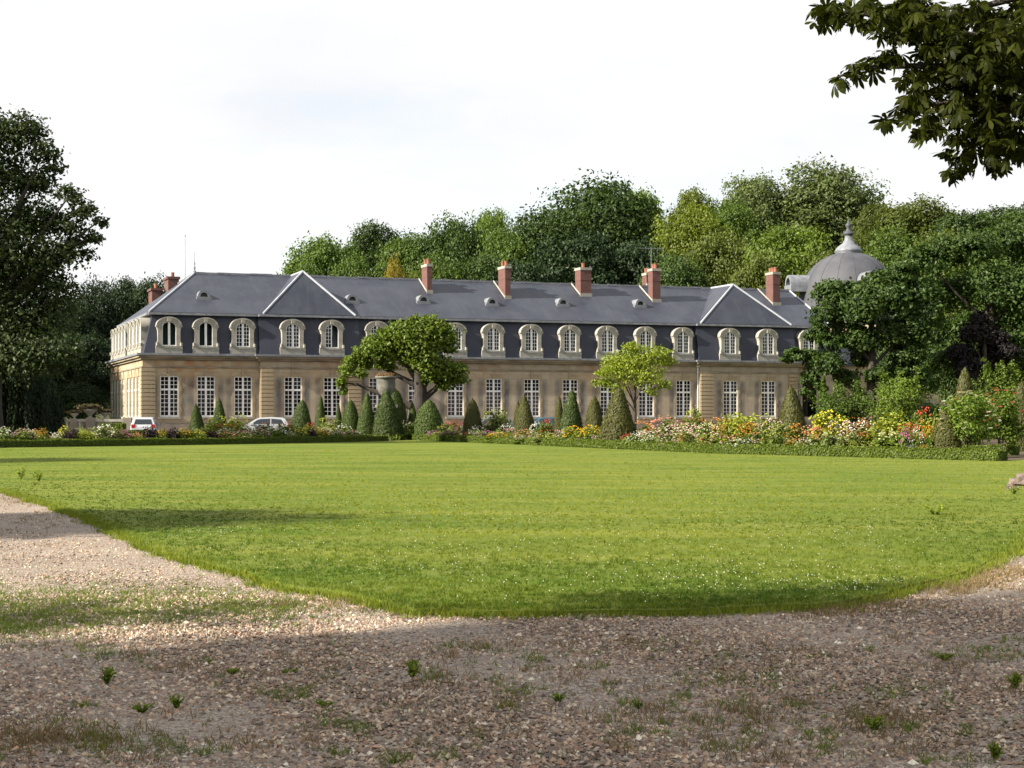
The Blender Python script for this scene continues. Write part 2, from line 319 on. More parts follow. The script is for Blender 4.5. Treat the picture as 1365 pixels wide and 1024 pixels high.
# ================================================================== GROUND
def sheet(name, pts, z, mat, thick=0.0, kind='structure'):
    mb = MB(); P = [(p[0], p[1], z) for p in pts]
    if thick: mb.prism(P, (0, 0, -thick))
    else: mb.poly(P)
    o = mb.build(name, mat); tag(o, kind=kind); return o
def grass_mat():
    m, t = newmat('lawn_grass'); tcn = N(t, 'ShaderNodeTexCoord'); v = tcn.outputs['Object']
    n1 = noise(t, 0.16, 5, 0.6, v, (1, 2.2, 1)); n2 = noise(t, 1.1, 5, 0.65, v, (1, 1.6, 1)); n3 = noise(t, 16.0, 4, 0.7, v); n4 = noise(t, 60.0, 3, 0.7, v)
    c = mix(t, ramp(t, n1, [(0.36, 0.0), (0.64, 1.0)]), (0.073, 0.127, 0.009), (0.192, 0.208, 0.030))
    c = mix(t, ramp(t, n2, [(0.42, 0.0), (0.74, 0.75)]), c, (0.200, 0.200, 0.055))
    mpn = N(t, 'ShaderNodeMapping'); mpn.inputs['Rotation'].default_value = (0, 0, R(16)); t.links.new(v, mpn.inputs['Vector'])
    wv = N(t, 'ShaderNodeTexWave', wave_type='BANDS', bands_direction='Y', wave_profile='SIN'); setin(wv, Scale=0.16, Distortion=1.4, Detail=2.0); wv.inputs['Detail Scale'].default_value = 0.4
    t.links.new(mpn.outputs[0], wv.inputs['Vector'])
    c = mix(t, ramp(t, wv.outputs['Fac'], [(0.25, 0.0), (0.75, 0.28)]), c, (0.070, 0.122, 0.010))
    c = mix(t, ramp(t, n3, [(0.35, 0.0), (0.7, 0.5)]), c, (0.055, 0.095, 0.008))
    c = mix(t, ramp(t, n4, [(0.5, 0.0), (0.8, 0.55)]), c, (0.17, 0.19, 0.04))
    return finish(m, t, c, 0.9, 0.1, n4, 0.7, 0.03)
M['lawn'] = grass_mat()
def gravel_mat():
    m, t = newmat('gravel'); tcn = N(t, 'ShaderNodeTexCoord'); v = tcn.outputs['Object']
    vo = N(t, 'ShaderNodeTexVoronoi'); setin(vo, Scale=58.0, Randomness=1.0); t.links.new(v, vo.inputs['Vector'])
    sp = N(t, 'ShaderNodeSeparateColor'); t.links.new(vo.outputs['Color'], sp.inputs[0])
    c = ramp(t, sp.outputs[0], [(0.0, (0.09, 0.07, 0.056)), (0.3, (0.26, 0.195, 0.148)), (0.6, (0.36, 0.285, 0.22)), (0.85, (0.45, 0.37, 0.30)), (1.0, (0.56, 0.50, 0.43))])
    ed = ramp(t, vo.outputs['Distance'], [(0.2, 1.0), (0.75, 0.35)])
    c = mix(t, 0.6, c, ed, 'MULTIPLY')
    n1 = noise(t, 0.45, 5, 0.6, v); c = mix(t, ramp(t, n1, [(0.4, 0.0), (0.7, 0.5)]), c, (0.40, 0.33, 0.26))
    n2 = noise(t, 2.0, 5, 0.6, v); c = mix(t, ramp(t, n2, [(0.55, 0.0), (0.8, 0.5)]), c, (0.17, 0.135, 0.11))
    iv = N(t, 'ShaderNodeMath', operation='SUBTRACT'); iv.inputs[0].default_value = 1.0; t.links.new(vo.outputs['Distance'], iv.inputs[1])
    return finish(m, t, c, 0.85, 0.25, iv.outputs[0], 0.8, 0.02)
M['gravel'] = gravel_mat()
M['soil'] = simple('soil', (0.06, 0.045, 0.032), (0.10, 0.075, 0.055), 3.0, 0.95, 0.1, 0.5, 0.05)
M['meadow'] = simple('rough_grass', (0.05, 0.085, 0.016), (0.10, 0.125, 0.03), 0.5, 0.95, 0.1, 0.5, 0.1)
M['forest_floor'] = simple('forest_floor', (0.03, 0.035, 0.015), (0.06, 0.06, 0.025), 0.4, 0.95, 0.1)
sheet('ground', [(-1500, -300), (1500, -300), (1500, 2500), (-1500, 2500)], -0.03, M['meadow'])
sheet('gravel_path', [(-60, -25), (60, -25), (60, 30), (-60, 52)], 0.0, M['gravel'])
EDGE = [(0, 655), (60, 672), (110, 690), (160, 712), (200, 730), (260, 752), (320, 770), (380, 785), (440, 797), (500, 808), (560, 816), (640, 821), (760, 823), (900, 823),
        (1000, 819), (1080, 812), (1150, 803), (1200, 793), (1250, 779), (1300, 764), (1330, 751), (1348, 736), (1372, 712)]
edge_w = [G(*p) for p in EDGE]
# densify and roughen the edge
ed2 = []
for a, b in zip(edge_w[:-1], edge_w[1:]):
    n = max(2, int((b - a).length / 0.35))
    for i in range(n):
        p = a.lerp(b, i / n); ed2.append(p + Vector((random.uniform(-.06, .06), random.uniform(-.12, .12) + .16 * math.sin(p.x * 2.7) * math.sin(p.x * 1.1 + 2), 0)))
ed2.append(edge_w[-1])
lawn_pts = [(-60, 52), (-30, 44)] + [(p.x, p.y) for p in ed2] + [(11.5, 26.5), (16, 29), (60, 31), (90, 60), (90, 150), (-90, 150), (-90, 60)]
sheet('lawn', lawn_pts, 0.05, M['lawn'], thick=0.075)
HL = [(-60, 601), (0, 598.2), (130, 596.5), (260, 594.5), (400, 592), (518, 589.2)]
HR = [(545, 587.6), (600, 590), (700, 594.2), (840, 601), (950, 606), (1100, 610), (1200, 613), (1330, 616.7)]
hl = [G(*p) for p in HL]; hr = [G(*p) for p in HR]
hp = np.array([p[0] for p in HL + HR], float); hd = np.array([p.y for p in hl + hr])
def hedge_d(px): return float(np.interp(px, hp, hd))
bed = [(p.x, p.y) for p in hl] + [(p.x, p.y) for p in hr] + [(19.5, 61), (24, 72), (31, 96), (34, 118), (-6, 124), (-24, 116), (-36, 106), (-45, 84)]
sheet('flower_bed', bed, 0.056, M['soil'])
# ------------------------------------------------------------------ hill behind
def hz(x, y):
    t = np.clip((y - 172) / 50, 0, 1); s = t * t * (3 - 2 * t)
    return np.interp(x, [-80, -40, -10, 20, 50, 110], [2, 4, 8, 12, 17, 19]) * s
gx, gy = np.meshgrid(np.linspace(-160, 220, 60), np.linspace(165, 460, 50)); gz = hz(gx, gy) - 0.02
i = np.arange(59); j = np.arange(49); I, J = np.meshgrid(i, j); b = J * 60 + I
Fh = np.stack([b, b + 1, b + 61, b + 60], -1).reshape(-1, 4)
tag(link('hill', np_mesh('hill', np.stack([gx, gy, gz], -1).reshape(-1, 3), Fh, M['forest_floor'], smooth=True)), kind='structure')
# ================================================================== CHATEAU
A = R(20); Y0 = 123.7; X0 = (190 - CX) / F * Y0
house = empty('chateau', (X0, Y0, 0.0), A)
tag(house, 'long stone country house with slate mansard roof, dormers and brick chimneys behind the garden', 'country house')
ca, sa = math.cos(A), math.sin(A)
def U(px, v=0.0):
    k = (px - CX) / F; x0 = X0 - v * sa; y0 = Y0 + v * ca
    return (k * y0 - x0) / (ca - k * sa)
LEN = U(1120)
PAV = [(U(346), U(480)), (U(931), U(1061))]          # the two projecting pavilions
PV = -0.28
def front_v(u):
    for a, b_ in PAV:
        if a <= u <= b_: return PV
    return 0.0
BAYS = [225.7, 274.6, 324.1, 389.6, 441.8, 503.2, 555.5, 607.3, 658.3, 709.1, 760.4, 810.4, 861.6, 911.4, 971.8, 1022.3, 1079]
bays = [U(p) for p in BAYS]
Z_SILL, Z_HEAD, Z_TOP, WW = 1.62, 4.70, 5.9, 0.70
SIDE_L = 21.0
side_bays = [2.2 + 2.15 * i for i in range(4)] + [11.8 + 2.1 * i for i in range(5)]
def stain(U_, Z_, wins, seed):
    g = np.random.default_rng(seed); c = np.ones(U_.shape + (4,), np.float32)
    ph = g.uniform(0, 6, 8)
    nz_ = 0.5 + 0.25 * np.sin(U_ * 5.1 + ph[0] + 2 * np.sin(Z_ * 2.3)) + 0.25 * np.sin(Z_ * 6.7 + ph[1] + 2 * np.sin(U_ * 3.1))
    k = np.zeros(U_.shape)
    for w in wins:                                    # ghosts of old shutters on either side of the openings
        for s in (-1, 1):
            x = (U_ - w) * s; amp = g.uniform(0.7, 1.1)
            k += amp * np.clip((x - WW - 0.1) / 0.12, 0, 1) * np.clip((WW + 0.78 - x) / 0.28, 0, 1) * np.clip((Z_ - 1.3) / 0.5, 0, 1) * np.clip((Z_HEAD + 0.1 - Z_) / 0.35, 0, 1)
    k = np.clip(k * (0.6 + 0.5 * nz_), 0, 1)[..., None]
    c[..., :3] = c[..., :3] * (1 - k * np.array([0.66, 0.60, 0.46]))
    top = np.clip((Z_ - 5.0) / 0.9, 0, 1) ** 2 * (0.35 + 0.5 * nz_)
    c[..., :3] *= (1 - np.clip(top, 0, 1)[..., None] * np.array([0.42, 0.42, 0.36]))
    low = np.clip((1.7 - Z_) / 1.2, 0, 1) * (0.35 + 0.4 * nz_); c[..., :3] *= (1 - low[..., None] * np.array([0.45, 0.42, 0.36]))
    for _ in range(5):                                # rusty and mossy patches
        u0 = g.uniform(0, U_.max()); r = g.uniform(0.8, 2.2); q = np.exp(-((U_ - u0) / r) ** 2) * np.clip((Z_ - 3.2) / 1.5, 0, 1) * nz_
        c[..., :3] *= (1 - 0.75 * np.clip(q, 0, 1)[..., None] * np.array([0.05, 0.33, 0.55]))
    return c
def wall_sheet(name, u0, u1, v, wins, axis, seed, parent, z1=Z_TOP, grey=0.0):
    us = set(np.round(np.arange(u0, u1, 0.22), 3)) | {u0, u1}
    for w in wins: us = {x for x in us if not (abs(x - (w - WW)) < 0.1 or abs(x - (w + WW)) < 0.1)} | {w - WW, w + WW}
    us = np.array(sorted(x for x in us if u0 <= x <= u1))
    zs = np.array(sorted({x for x in np.round(np.arange(0, z1, 0.22), 3) if min(abs(x - Z_SILL), abs(x - Z_HEAD)) > 0.1} | {Z_SILL, Z_HEAD, z1}))
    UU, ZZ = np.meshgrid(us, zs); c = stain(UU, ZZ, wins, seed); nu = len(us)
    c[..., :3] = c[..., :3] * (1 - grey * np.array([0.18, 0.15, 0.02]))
    V = np.stack([UU, np.full(UU.shape, v), ZZ] if axis == 'u' else [np.full(UU.shape, v), UU, ZZ], -1).reshape(-1, 3)
    fs = []
    for jz in range(len(zs) - 1):
        zc = (zs[jz] + zs[jz + 1]) / 2
        for iu in range(nu - 1):
            uc = (us[iu] + us[iu + 1]) / 2
            if Z_SILL < zc < Z_HEAD and any(abs(uc - w) < WW for w in wins): continue
            q = jz * nu + iu; fs.append((q, q + 1, q + nu + 1, q + nu) if axis == 'u' else (q + 1, q, q + nu, q + nu + 1))
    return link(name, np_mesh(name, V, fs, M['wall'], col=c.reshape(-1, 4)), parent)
# front wall segments
cuts = [0.0, PAV[0][0], PAV[0][1], PAV[1][0], PAV[1][1], LEN]
for k_, (a, b_) in enumerate(zip(cuts[:-1], cuts[1:])):
    v = front_v((a + b_) / 2); ws = [w for w in bays if a < w < b_]
    wall_sheet('front_wall', a, b_, v, ws, 'u', 20 + k_, house, grey=[0, 0.1, 0.35, 0.6, 0.7][k_])
wall_sheet('side_wall', 0.0, SIDE_L, 0.0, side_bays, 'v', 41, house)
mb = MB()
for (a, b_) in PAV:
    for x in (a, b_): mb.quad((x, PV, 0), (x, 0, 0), (x, 0, Z_TOP), (x, PV, Z_TOP))
mb.quad((LEN, 0, 0), (LEN, 14, 0), (LEN, 14, Z_TOP), (LEN, 0, Z_TOP)); mb.quad((LEN, 14, 0), (10, 14, 0), (10, 14, Z_TOP), (LEN, 14, Z_TOP)); mb.quad((0, SIDE_L, 0), (10, SIDE_L, 0), (10, SIDE_L, Z_TOP), (0, SIDE_L, Z_TOP)); mb.quad((10, 14, 0), (10, SIDE_L, 0), (10, SIDE_L, Z_TOP), (10, 14, Z_TOP))
mb.build('rear_wall', M['quoin'], house)
mb = MB(); mb.quad((1, 4.5, 0.2), (LEN - 1, 4.5, 0.2), (LEN - 1, 4.5, 9), (1, 4.5, 9)); mb.quad((4.5, 4.5, 0.2), (4.5, 20, 0.2), (4.5, 20, 9), (4.5, 4.5, 9)); mb.quad((1, .5, 5.6), (LEN - 1, .5, 5.6), (LEN - 1, 5, 5.6), (1, 5, 5.6)); mb.quad((.5, 1, 1.0), (LEN - 1, 1, 1.0), (LEN - 1, 5, 1.0), (.5, 5, 1.0))
mb.build('interior_wall', M['interior'], house)
# plinth, string course, cornice
def band(name, mat, z0, z1, proud, side_proud=None):
    mb = MB()
    for a, b_ in zip(cuts[:-1], cuts[1:]):
        v = front_v((a + b_) / 2); x0 = a - proud if a == 0.0 else a - (proud if v < 0 else 0.0); x1 = b_ + (proud if v < 0 or b_ == LEN else 0.0)
        if a > 0 and v == 0: x0 = a + proud
        if b_ < LEN and v == 0: x1 = b_ - proud
        mb.box(x0, x1, v - proud, v + 0.45, z0, z1)
    mb.box(-proud, 0.45, 0.4501, SIDE_L + proud, z0, z1)
    return mb.build(name, mat, house)
band('plinth', M['plinth'], 0.0, 1.15, 0.06)
band('string_course', M['cornice'], 5.32, 5.42, 0.07)
cor = band('cornice', M['cornice'], 5.92, 6.08, 0.16)
b2 = band('cornice', M['cornice'], 6.082, 6.24, 0.32); b3 = band('gutter', M['zinc'], 6.242, 6.40, 0.44)
# quoins: every course is a block
def quoin_mesh(w, h, d):
    mb = MB(); e = 0.025
    mb.box(0, w, 0, d, 0, h); return mb.mesh('quoin_block', M['quoin'])
def quoin(u0, u1, v, side=False):
    h = 0.262; n = 13; me = quoin_mesh(u1 - u0, h, 0.14)
    for i_ in range(n): link('quoin_block', me, house, loc=(u0, v - 0.10 + random.uniform(-.008, .008), 1.25 + i_ * 0.314))
    if side:
        me = quoin_mesh(0.10, h, 1.0)
        mb_ = MB(); mb_.box(0, 0.14, 0, 0.95, 0, h); me = mb_.mesh('quoin_block', M['quoin'])
        for i_ in range(n): link('quoin_block', me, house, loc=(-0.10, 0.07, 1.25 + i_ * 0.314))
quoin(-0.10, U(207), 0.0, True); quoin(U(347), U(364), PV); quoin(U(463), U(480) , PV); quoin(U(932), U(948.5), PV); quoin(U(1049), U(1060.5), PV)
# ground floor windows
def tall_window_meshes(curtain=False):
    hw, zb, zt = WW, Z_SILL, Z_HEAD; ztr = 3.68; mb = MB(); fr = 0.085; y0, y1 = 0.07, 0.14
    mb.box(-hw, -hw + fr, y0, y1, zb, zt); mb.box(hw - fr, hw, y0, y1, zb, zt)
    mb.box(-hw + fr, hw - fr, y0, y1, zt - 0.08, zt); mb.box(-hw + fr, hw - fr, y0, y1, zb, zb + 0.11)
    mb.box(-hw + fr, hw - fr, y0 - .03, y1, ztr - 0.07, ztr + 0.07)
    mb.box(-0.075, 0.075, y0 - .02, y1 - .002, zb + 0.11, ztr - .07); mb.box(-0.075, 0.075, y0 - .02, y1 - .002, ztr + .07, zt - .08)
    for (a, b_, nr) in ((zb + .11, ztr - .07, 6), (ztr + .07, zt - .08, 3)):
        for s in (-1, 1):
            x0, x1 = sorted((s * 0.075, s * (hw - fr))); xm = (x0 + x1) / 2
            mb.box(xm - .02, xm + .02, y0 + .015, y1 - .004, a, b_)
            for k in range(1, nr):
                z = a + (b_ - a) * k / nr; mb.box(x0, xm - .02, y0 + .017, y1 - .006, z - .02, z + .02); mb.box(xm + .02, x1, y0 + .017, y1 - .006, z - .02, z + .02)
    frm = mb.mesh('frame', M['white'])
    g_ = MB(); g_.quad((-hw + .02, .115, zb + .02), (hw - .02, .115, zb + .02), (hw - .02, .115, zt - .02), (-hw + .02, .115, zt - .02)); gl = g_.mesh('glass', M['glass'])
    s_ = MB(); s_.box(-hw - .14, hw + .14, -.12, .08, zb - .16, zb - .002); sl_ = s_.mesh('sill', M['stone'])
    # stone jambs with toothed outline, slightly proud
    j = MB()
    for s in (-1, 1):
        for k in range(8):
            w_ = .20 if k % 2 else .12; z0 = zb + k * (zt - zb) / 8; z1 = zb + (k + 1) * (zt - zb) / 8 - .008
            a, b_ = sorted((s * hw, s * (hw + w_))); j.box(a, b_, -.018, .15, z0, z1)
    j.box(-hw - .2, hw + .2, -.02, .15, zt + .002, zt + .34); j.box(-.13, .13, -.05, -.0201, zt + .002, zt + .62)
    jm = j.mesh('surround', M['quoin'])
    c_ = MB(); n = 24
    for s in (-1, 1):
        pts = [(s * (0.03 + 0.62 * k / n), 0.30 + 0.03 * math.sin(k * 2.1)) for k in range(n + 1)]
        for p, q in zip(pts[:-1], pts[1:]): c_.quad((p[0], p[1], zb), (q[0], q[1], zb), (q[0], q[1], ztr - .05), (p[0], p[1], ztr - .05))
    cu = c_.mesh('curtain', M['curtain'])
    return frm, gl, sl_, jm, cu
frm, gl, sil, jmb, cur = tall_window_meshes()
def add_window(u, v, rot=0.0, curtain=False):
    w = link('window', jmb, house, loc=(u, v, 0), rot=(0, 0, rot)); link('frame', frm, w); link('glass', gl, w); link('sill', sil, w)
    if curtain: link('curtain', cur, w)
for i_, u in enumerate(bays[:-1]): add_window(u, front_v(u), 0.0, i_ in (7, 8, 9, 10))
for v in side_bays: add_window(0.0, v, R(-90))
# roof -------------------------------------------------------------
ZM0, ZM1, ZR = 6.40, 9.38, 13.1
V0, V1, VR = 0.10, 0.85, 7.0
UE = 5.0
rb = MB()
# steep mansard faces
for a, b_ in zip(cuts[:-1], cuts[1:]):
    p = front_v((a + b_) / 2); a0 = a + (V0 if a == 0 else 0); a1 = a + (V1 if a == 0 else 0); c0 = b_ - (V0 if b_ == LEN else 0); c1 = b_ - (V1 if b_ == LEN else 0)
    rb.quad((a0, p + V0, ZM0), (c0, p + V0, ZM0), (c1, p + V1, ZM1), (a1, p + V1, ZM1))
for (a, b_) in PAV:
    for x in (a, b_): rb.quad((x, PV + V0, ZM0), (x, V0, ZM0), (x, V1, ZM1), (x, PV + V1, ZM1))
rb.quad((V0, V0, ZM0), (V1, V1, ZM1), (V1, SIDE_L - V1, ZM1), (V0, SIDE_L - V0, ZM0))
rb.quad((LEN - V0, V0, ZM0), (LEN - V0, 14 - V0, ZM0), (LEN - V1, 14 - V1, ZM1), (LEN - V1, V1, ZM1))
rb.quad((10, 14 - V0, ZM0), (LEN - V0, 14 - V0, ZM0), (LEN - V1, 14 - V1, ZM1), (10, 14 - V1, ZM1))
rb.build('mansard', M['slate_steep'], house)
rf = MB(); e = 0.55; zE = ZM1 + 0.16
RIGHT = U(1052, VR)
rf.quad((e, e, zE), (LEN - e, e, zE), (RIGHT, VR, ZR), (UE, VR, ZR))
rf.quad((LEN - e, 14 - e, zE), (10 - e, 14 - e, zE), (UE, VR, ZR), (RIGHT, VR, ZR))
rf.add([(LEN - e, e, zE), (LEN - e, 14 - e, zE), (RIGHT, VR, ZR)], [(0, 1, 2)])
rf.quad((e, SIDE_L - e, zE), (e, e, zE), (UE, VR, ZR), (UE, SIDE_L - 5, ZR - .2))
rf.quad((10 - e, e, zE), (10 - e, SIDE_L - e, zE), (UE, SIDE_L - 5, ZR - .2), (UE, VR, ZR))
rf.add([(10 - e, SIDE_L - e, zE), (e, SIDE_L - e, zE), (UE, SIDE_L - 5, ZR - .2)], [(0, 1, 2)])
hipl = []
for (a, b_), ap in zip(PAV, (408, 975)):
    a, b_ = a + 0.35, b_ - 0.3; m_ = (a + b_) / 2; yb = PV + e; va = 2.7
    rf.add([(a, yb, zE + .01), (b_, yb, zE + .01), (m_, va, ZR + .02)], [(0, 1, 2)])
    rf.quad((b_, yb, zE + .01), (b_, 7.5, zE), (m_, 7.5, ZR + .02), (m_, va, ZR + .02)); rf.quad((a, 7.5, zE), (a, yb, zE + .01), (m_, va, ZR + .02), (m_, 7.5, ZR + .02))
    hipl += [((a, yb, zE), (m_, va, ZR)), ((b_, yb, zE), (m_, va, ZR)), ((m_, va, ZR), (m_, VR, ZR))]
roof = rf.build('roof', M['slate'], house)
for p, q in hipl + [((e, e, zE), (UE, VR, ZR)), ((LEN - e, e, zE), (RIGHT, VR, ZR))]:
    fl = MB(); fl.tube([Vector(p) + Vector((0, 0, .03)), Vector(q) + Vector((0, 0, .03))], 0.085, 6); fl.build('hip_flashing', M['zinc_bright'], roof)
fl = MB(); n = 60
for i_ in range(n):
    x0 = UE + (RIGHT - UE) * i_ / n; x1 = UE + (RIGHT - UE) * (i_ + 1) / n - .03; z = ZR + random.uniform(-.02, .03); fl.box(x0, x1, VR - .13, VR + .13, z - .06, z + .1)
fl.tube([(UE, VR, ZR + .02), (UE, SIDE_L - 5, ZR - .18)], .1, 6); fl.build('ridge_capping', M['zinc'], roof)
fl = MB()
for a, b_ in zip(cuts[:-1], cuts[1:]):
    p = front_v((a + b_) / 2); fl.box(a + (.5 if a == 0 else 0), b_ - (.5 if b_ == LEN else 0), p + .44, p + .95, ZM1 - .04, ZM1 + .13)
fl.box(.44, .95, .9501, SIDE_L - .5, ZM1 - .04, ZM1 + .13); fl.build('eaves_flashing', M['zinc'], roof)
# dormers
def dormer_mesh():
    mb = MB(); yf, yb = 0.0, 1.05; zb = 0.0
    M_ = 20; z_s = 2.02; rz = 0.40; hw = 0.53
    inner = [(-hw, .55), (-hw, 1.2), (-hw, 1.7)] + [(-hw * math.cos(math.pi * k / M_), z_s + rz * math.sin(math.pi * k / M_)) for k in range(M_ + 1)] + [(hw, 1.7), (hw, 1.2), (hw, .55)]
    outer = [(-.98, .55), (-.84, 1.0), (-.84, 1.72)] + [(-.93 * math.cos(math.pi * k / M_) if 0 < k < M_ else (-.95 if k == 0 else .95), 2.08 + .66 * math.sin(math.pi * k / M_)) for k in range(M_ + 1)] + [(.84, 1.72), (.84, 1.0), (.98, .55)]
    n = len(inner); V = [(x, yf, z) for x, z in outer] + [(x, yf, z) for x, z in inner] + [(x, yb, z) for x, z in outer] + [(x, .32, z) for x, z in inner]
    fs = []
    for k in range(n - 1):
        fs += [(k, n + k, n + k + 1, k + 1), (k, k + 1, 2 * n + k + 1, 2 * n + k), (n + k, 3 * n + k, 3 * n + k + 1, n + k + 1)]
    mb.add(V, fs); mb.box(-1.0, 1.0, -.02, yb, 0.0, .42); mb.box(-.62, .62, -.06, .35, .421, .549); mb.box(-1.0, -.6205, 0.0, yb, .4205, .549); mb.box(.6205, 1.0, 0.0, yb, .4205, .549)
    # hood moulding and shoulders
    ring = [(0.955 * math.cos(math.pi * k / M_), 2.09 + .68 * math.sin(math.pi * k / M_)) for k in range(M_ + 1)]; rin = [(.90 * math.cos(math.pi * k / M_), 2.05 + .60 * math.sin(math.pi * k / M_)) for k in range(M_ + 1)]
    V = [(x, -.035, z) for x, z in ring] + [(x, -.035, z) for x, z in rin] + [(x, .9, z) for x, z in ring] + [(x, 0.0, z) for x, z in rin]; m1 = M_ + 1; fs = []
    for k in range(M_): fs += [(k, k + 1, m1 + k + 1, m1 + k), (k, 2 * m1 + k, 2 * m1 + k + 1, k + 1), (m1 + k, m1 + k + 1, 3 * m1 + k + 1, 3 * m1 + k)]
    mb.add(V, fs); mb.box(-.99, -.84, -.04, .4, 2.0, 2.12); mb.box(.84, .99, -.04, .4, 2.0, 2.12)
    mb.box(-.14, .14, -.13, -.002, 2.40, 2.66)
    for s in (-1, 1): mb.tube([(s * .90, -.02, .56), (s * .90, -.02, .80)], .10, 8)
    return mb.mesh('dormer', M['stone'])
def dormer_frame(bars=True, open_right=False):
    mb = MB(); hw = 0.53; z0 = .56; zs_ = 2.02; rz = .40; t_ = .06; y0, y1 = .07, .13; K = 12
    mb.box(-hw, -hw + t_, y0, y1, z0, zs_); mb.box(hw - t_, hw, y0, y1, z0, zs_); mb.box(-hw + t_, hw - t_, y0, y1, z0, z0 + .07)
    arc = [(-hw * math.cos(math.pi * k / K), zs_ + rz * math.sin(math.pi * k / K)) for k in range(K + 1)]; ain = [(x * (1 - t_ / hw), zs_ + (z - zs_) * (1 - t_ / rz)) for x, z in arc]
    V = [(x, y0, z) for x, z in arc] + [(x, y0, z) for x, z in ain] + [(x, y1, z) for x, z in ain]; fs = []
    for k in range(K): fs += [(k, K + 1 + k, K + 2 + k, k + 1), (K + 1 + k, 2 * K + 2 + k, 2 * K + 3 + k, K + 2 + k)]
    mb.add(V, fs)
    x1c = .0 if open_right else .085
    mb.box(-.085, x1c, y0 - .02, y1 - .003, z0 + .07, zs_ + rz - .04)
    if bars:
        for s in ((-1,) if open_right else (-1, 1)):
            a, b_ = sorted((s * .085, s * (hw - t_))); xm = (a + b_) / 2; mb.box(xm - .018, xm + .018, y0 + .015, y1 - .005, z0 + .07, zs_ + rz * .72)
            for k in range(1, 6):
                z = z0 + .07 + .288 * k; mb.box(a, xm - .018, y0 + .017, y1 - .007, z - .018, z + .018); mb.box(xm + .018, b_, y0 + .017, y1 - .007, z - .018, z + .018)
    me = mb.mesh('window_frame', M['white'])
    g_ = MB(); x1 = 0.0 if open_right else hw - .02
    pts = [(-hw + .02, .10, z0 + .02)] + [(x1, .10, z0 + .02)] + [(min(x1, hw * .97 * math.cos(math.pi * k / K)), .10, zs_ + rz * .95 * math.sin(math.pi * k / K)) for k in range(K + 1)]
    g_.poly(pts); return me, g_.mesh('glass', M['glass'] if bars else M['glass_green'])
dm = dormer_mesh(); f_bar, g_bar = dormer_frame(); f_pl, g_pl = dormer_frame(False); f_op, g_op = dormer_frame(True, True)
def add_dormer(u, v, rot, fm, gm):
    d = link('dormer', dm, house, loc=(u, v, 6.405), rot=(0, 0, rot)); link('window_frame', fm, d); link('glass', gm, d); return d
for i_, u in enumerate(bays):
    fm, gm = (f_pl, g_pl) if i_ in (0, 1) else ((f_op, g_op) if i_ == 4 else (f_bar, g_bar))
    d = add_dormer(u, front_v(u) + 0.05, 0, fm, gm)
    if i_ == 4: d['label'] = 'dormer with its right casement standing open'
for v in side_bays: add_dormer(0.05, v, R(-90), f_bar, g_bar)
# little round roof lights
def lucarne():
    mb = MB(); K = 12; r = .40
    ring = [(r * math.cos(math.pi * k / K), .12 + r * math.sin(math.pi * k / K)) for k in range(K + 1)]; rin = [(x * .62, .12 + (z - .12) * .62) for x, z in ring]; n1 = K + 1
    V = [(x, 0, z) for x, z in ring] + [(x, 0, z) for x, z in rin] + [(x, 1.3, z) for x, z in ring] + [(x, .3, z) for x, z in rin]; fs = []
    for k in range(K): fs += [(k, k + 1, n1 + k + 1, n1 + k), (k, 2 * n1 + k, 2 * n1 + k + 1, k + 1), (n1 + k, n1 + k + 1, 3 * n1 + k + 1, 3 * n1 + k)]
    mb.add(V, fs); mb.box(-.48, .48, -.04, 1.0, -.12, .12); mb.add([(x, .22, z) for x, z in rin], [tuple(range(n1))], 1)
    return mb.mesh('roof_light', [M['zinc'], M['iron']])
lm = lucarne()
for px, py in ((272, 397), (470, 402), (565, 403), (656.5, 406), (751, 406.5), (854, 408)):
    best = None
    for k in range(200):                              # find the point of the roof slope that the photo shows there
        v = e + (VR - e) * k / 200; z = zE + (ZR - zE) * (v - e) / (VR - e); u = U(px, v); yy = Y0 + u * sa + v * ca; sy = HY - (z + .15 - EYE) / yy * F
        if best is None or abs(sy - py) < best[0]: best = (abs(sy - py), u, v, z)
    link('roof_light', lm, roof, loc=(best[1], best[2], best[3] + .06), scale=(1.2, 1.2, 1.35))
def chimney(px0, px1, v0, length, top, pots, rel=0.0, parent=roof):
    ua, ub = U(px0, v0), U(px1, v0); w = max(ub - ua, .3); zb = 9.6; mb = MB()
    mb.box(ua, ub, v0, v0 + length, zb, top - 1.1); mb.box(ua - .015, ub + .015, v0 - .015, v0 + length + .015, top - 1.1, top - .22)
    mb.box(ua - .06, ub + .06, v0 - .06, v0 + length + .06, top - .22, top, 1)
    z_s = zE + (ZR - zE) * (v0 - e) / (VR - e); mb.box(ua - .06, ub + .06, v0 - .08, v0 - .001, z_s - .25, z_s + .25, 1)
    mb.tube([(ua - .02, v0 - .02, z_s + .1), (ua - .02, VR, ZR + .1)], .07, 6, 1)
    for k in range(pots):
        y = v0 + length * (k + .5) / pots; mb.lathe([(.15, top), (.15, top + .35), (.18, top + .37), (.18, top + .43), (.11, top + .44)], 10, 2, (ua + ub) / 2, y)
    mb.build('chimney', [M['brick'], M['stone'], M['pot']], parent)
chimney(569.5, 576, 4.7, 1.5, 14.25, 2); chimney(673.5, 680.5, 4.1, 1.7, 14.25, 2); chimney(774, 788, 4.9, 1.2, 14.4, 1); chimney(870, 880.5, 4.2, .9, 14.45, 2); chimney(862, 869, 7.2, .9, 14.35, 2); chimney(1030.5, 1040, 4.2, 1.3, 14.5, 3)
mb = MB()
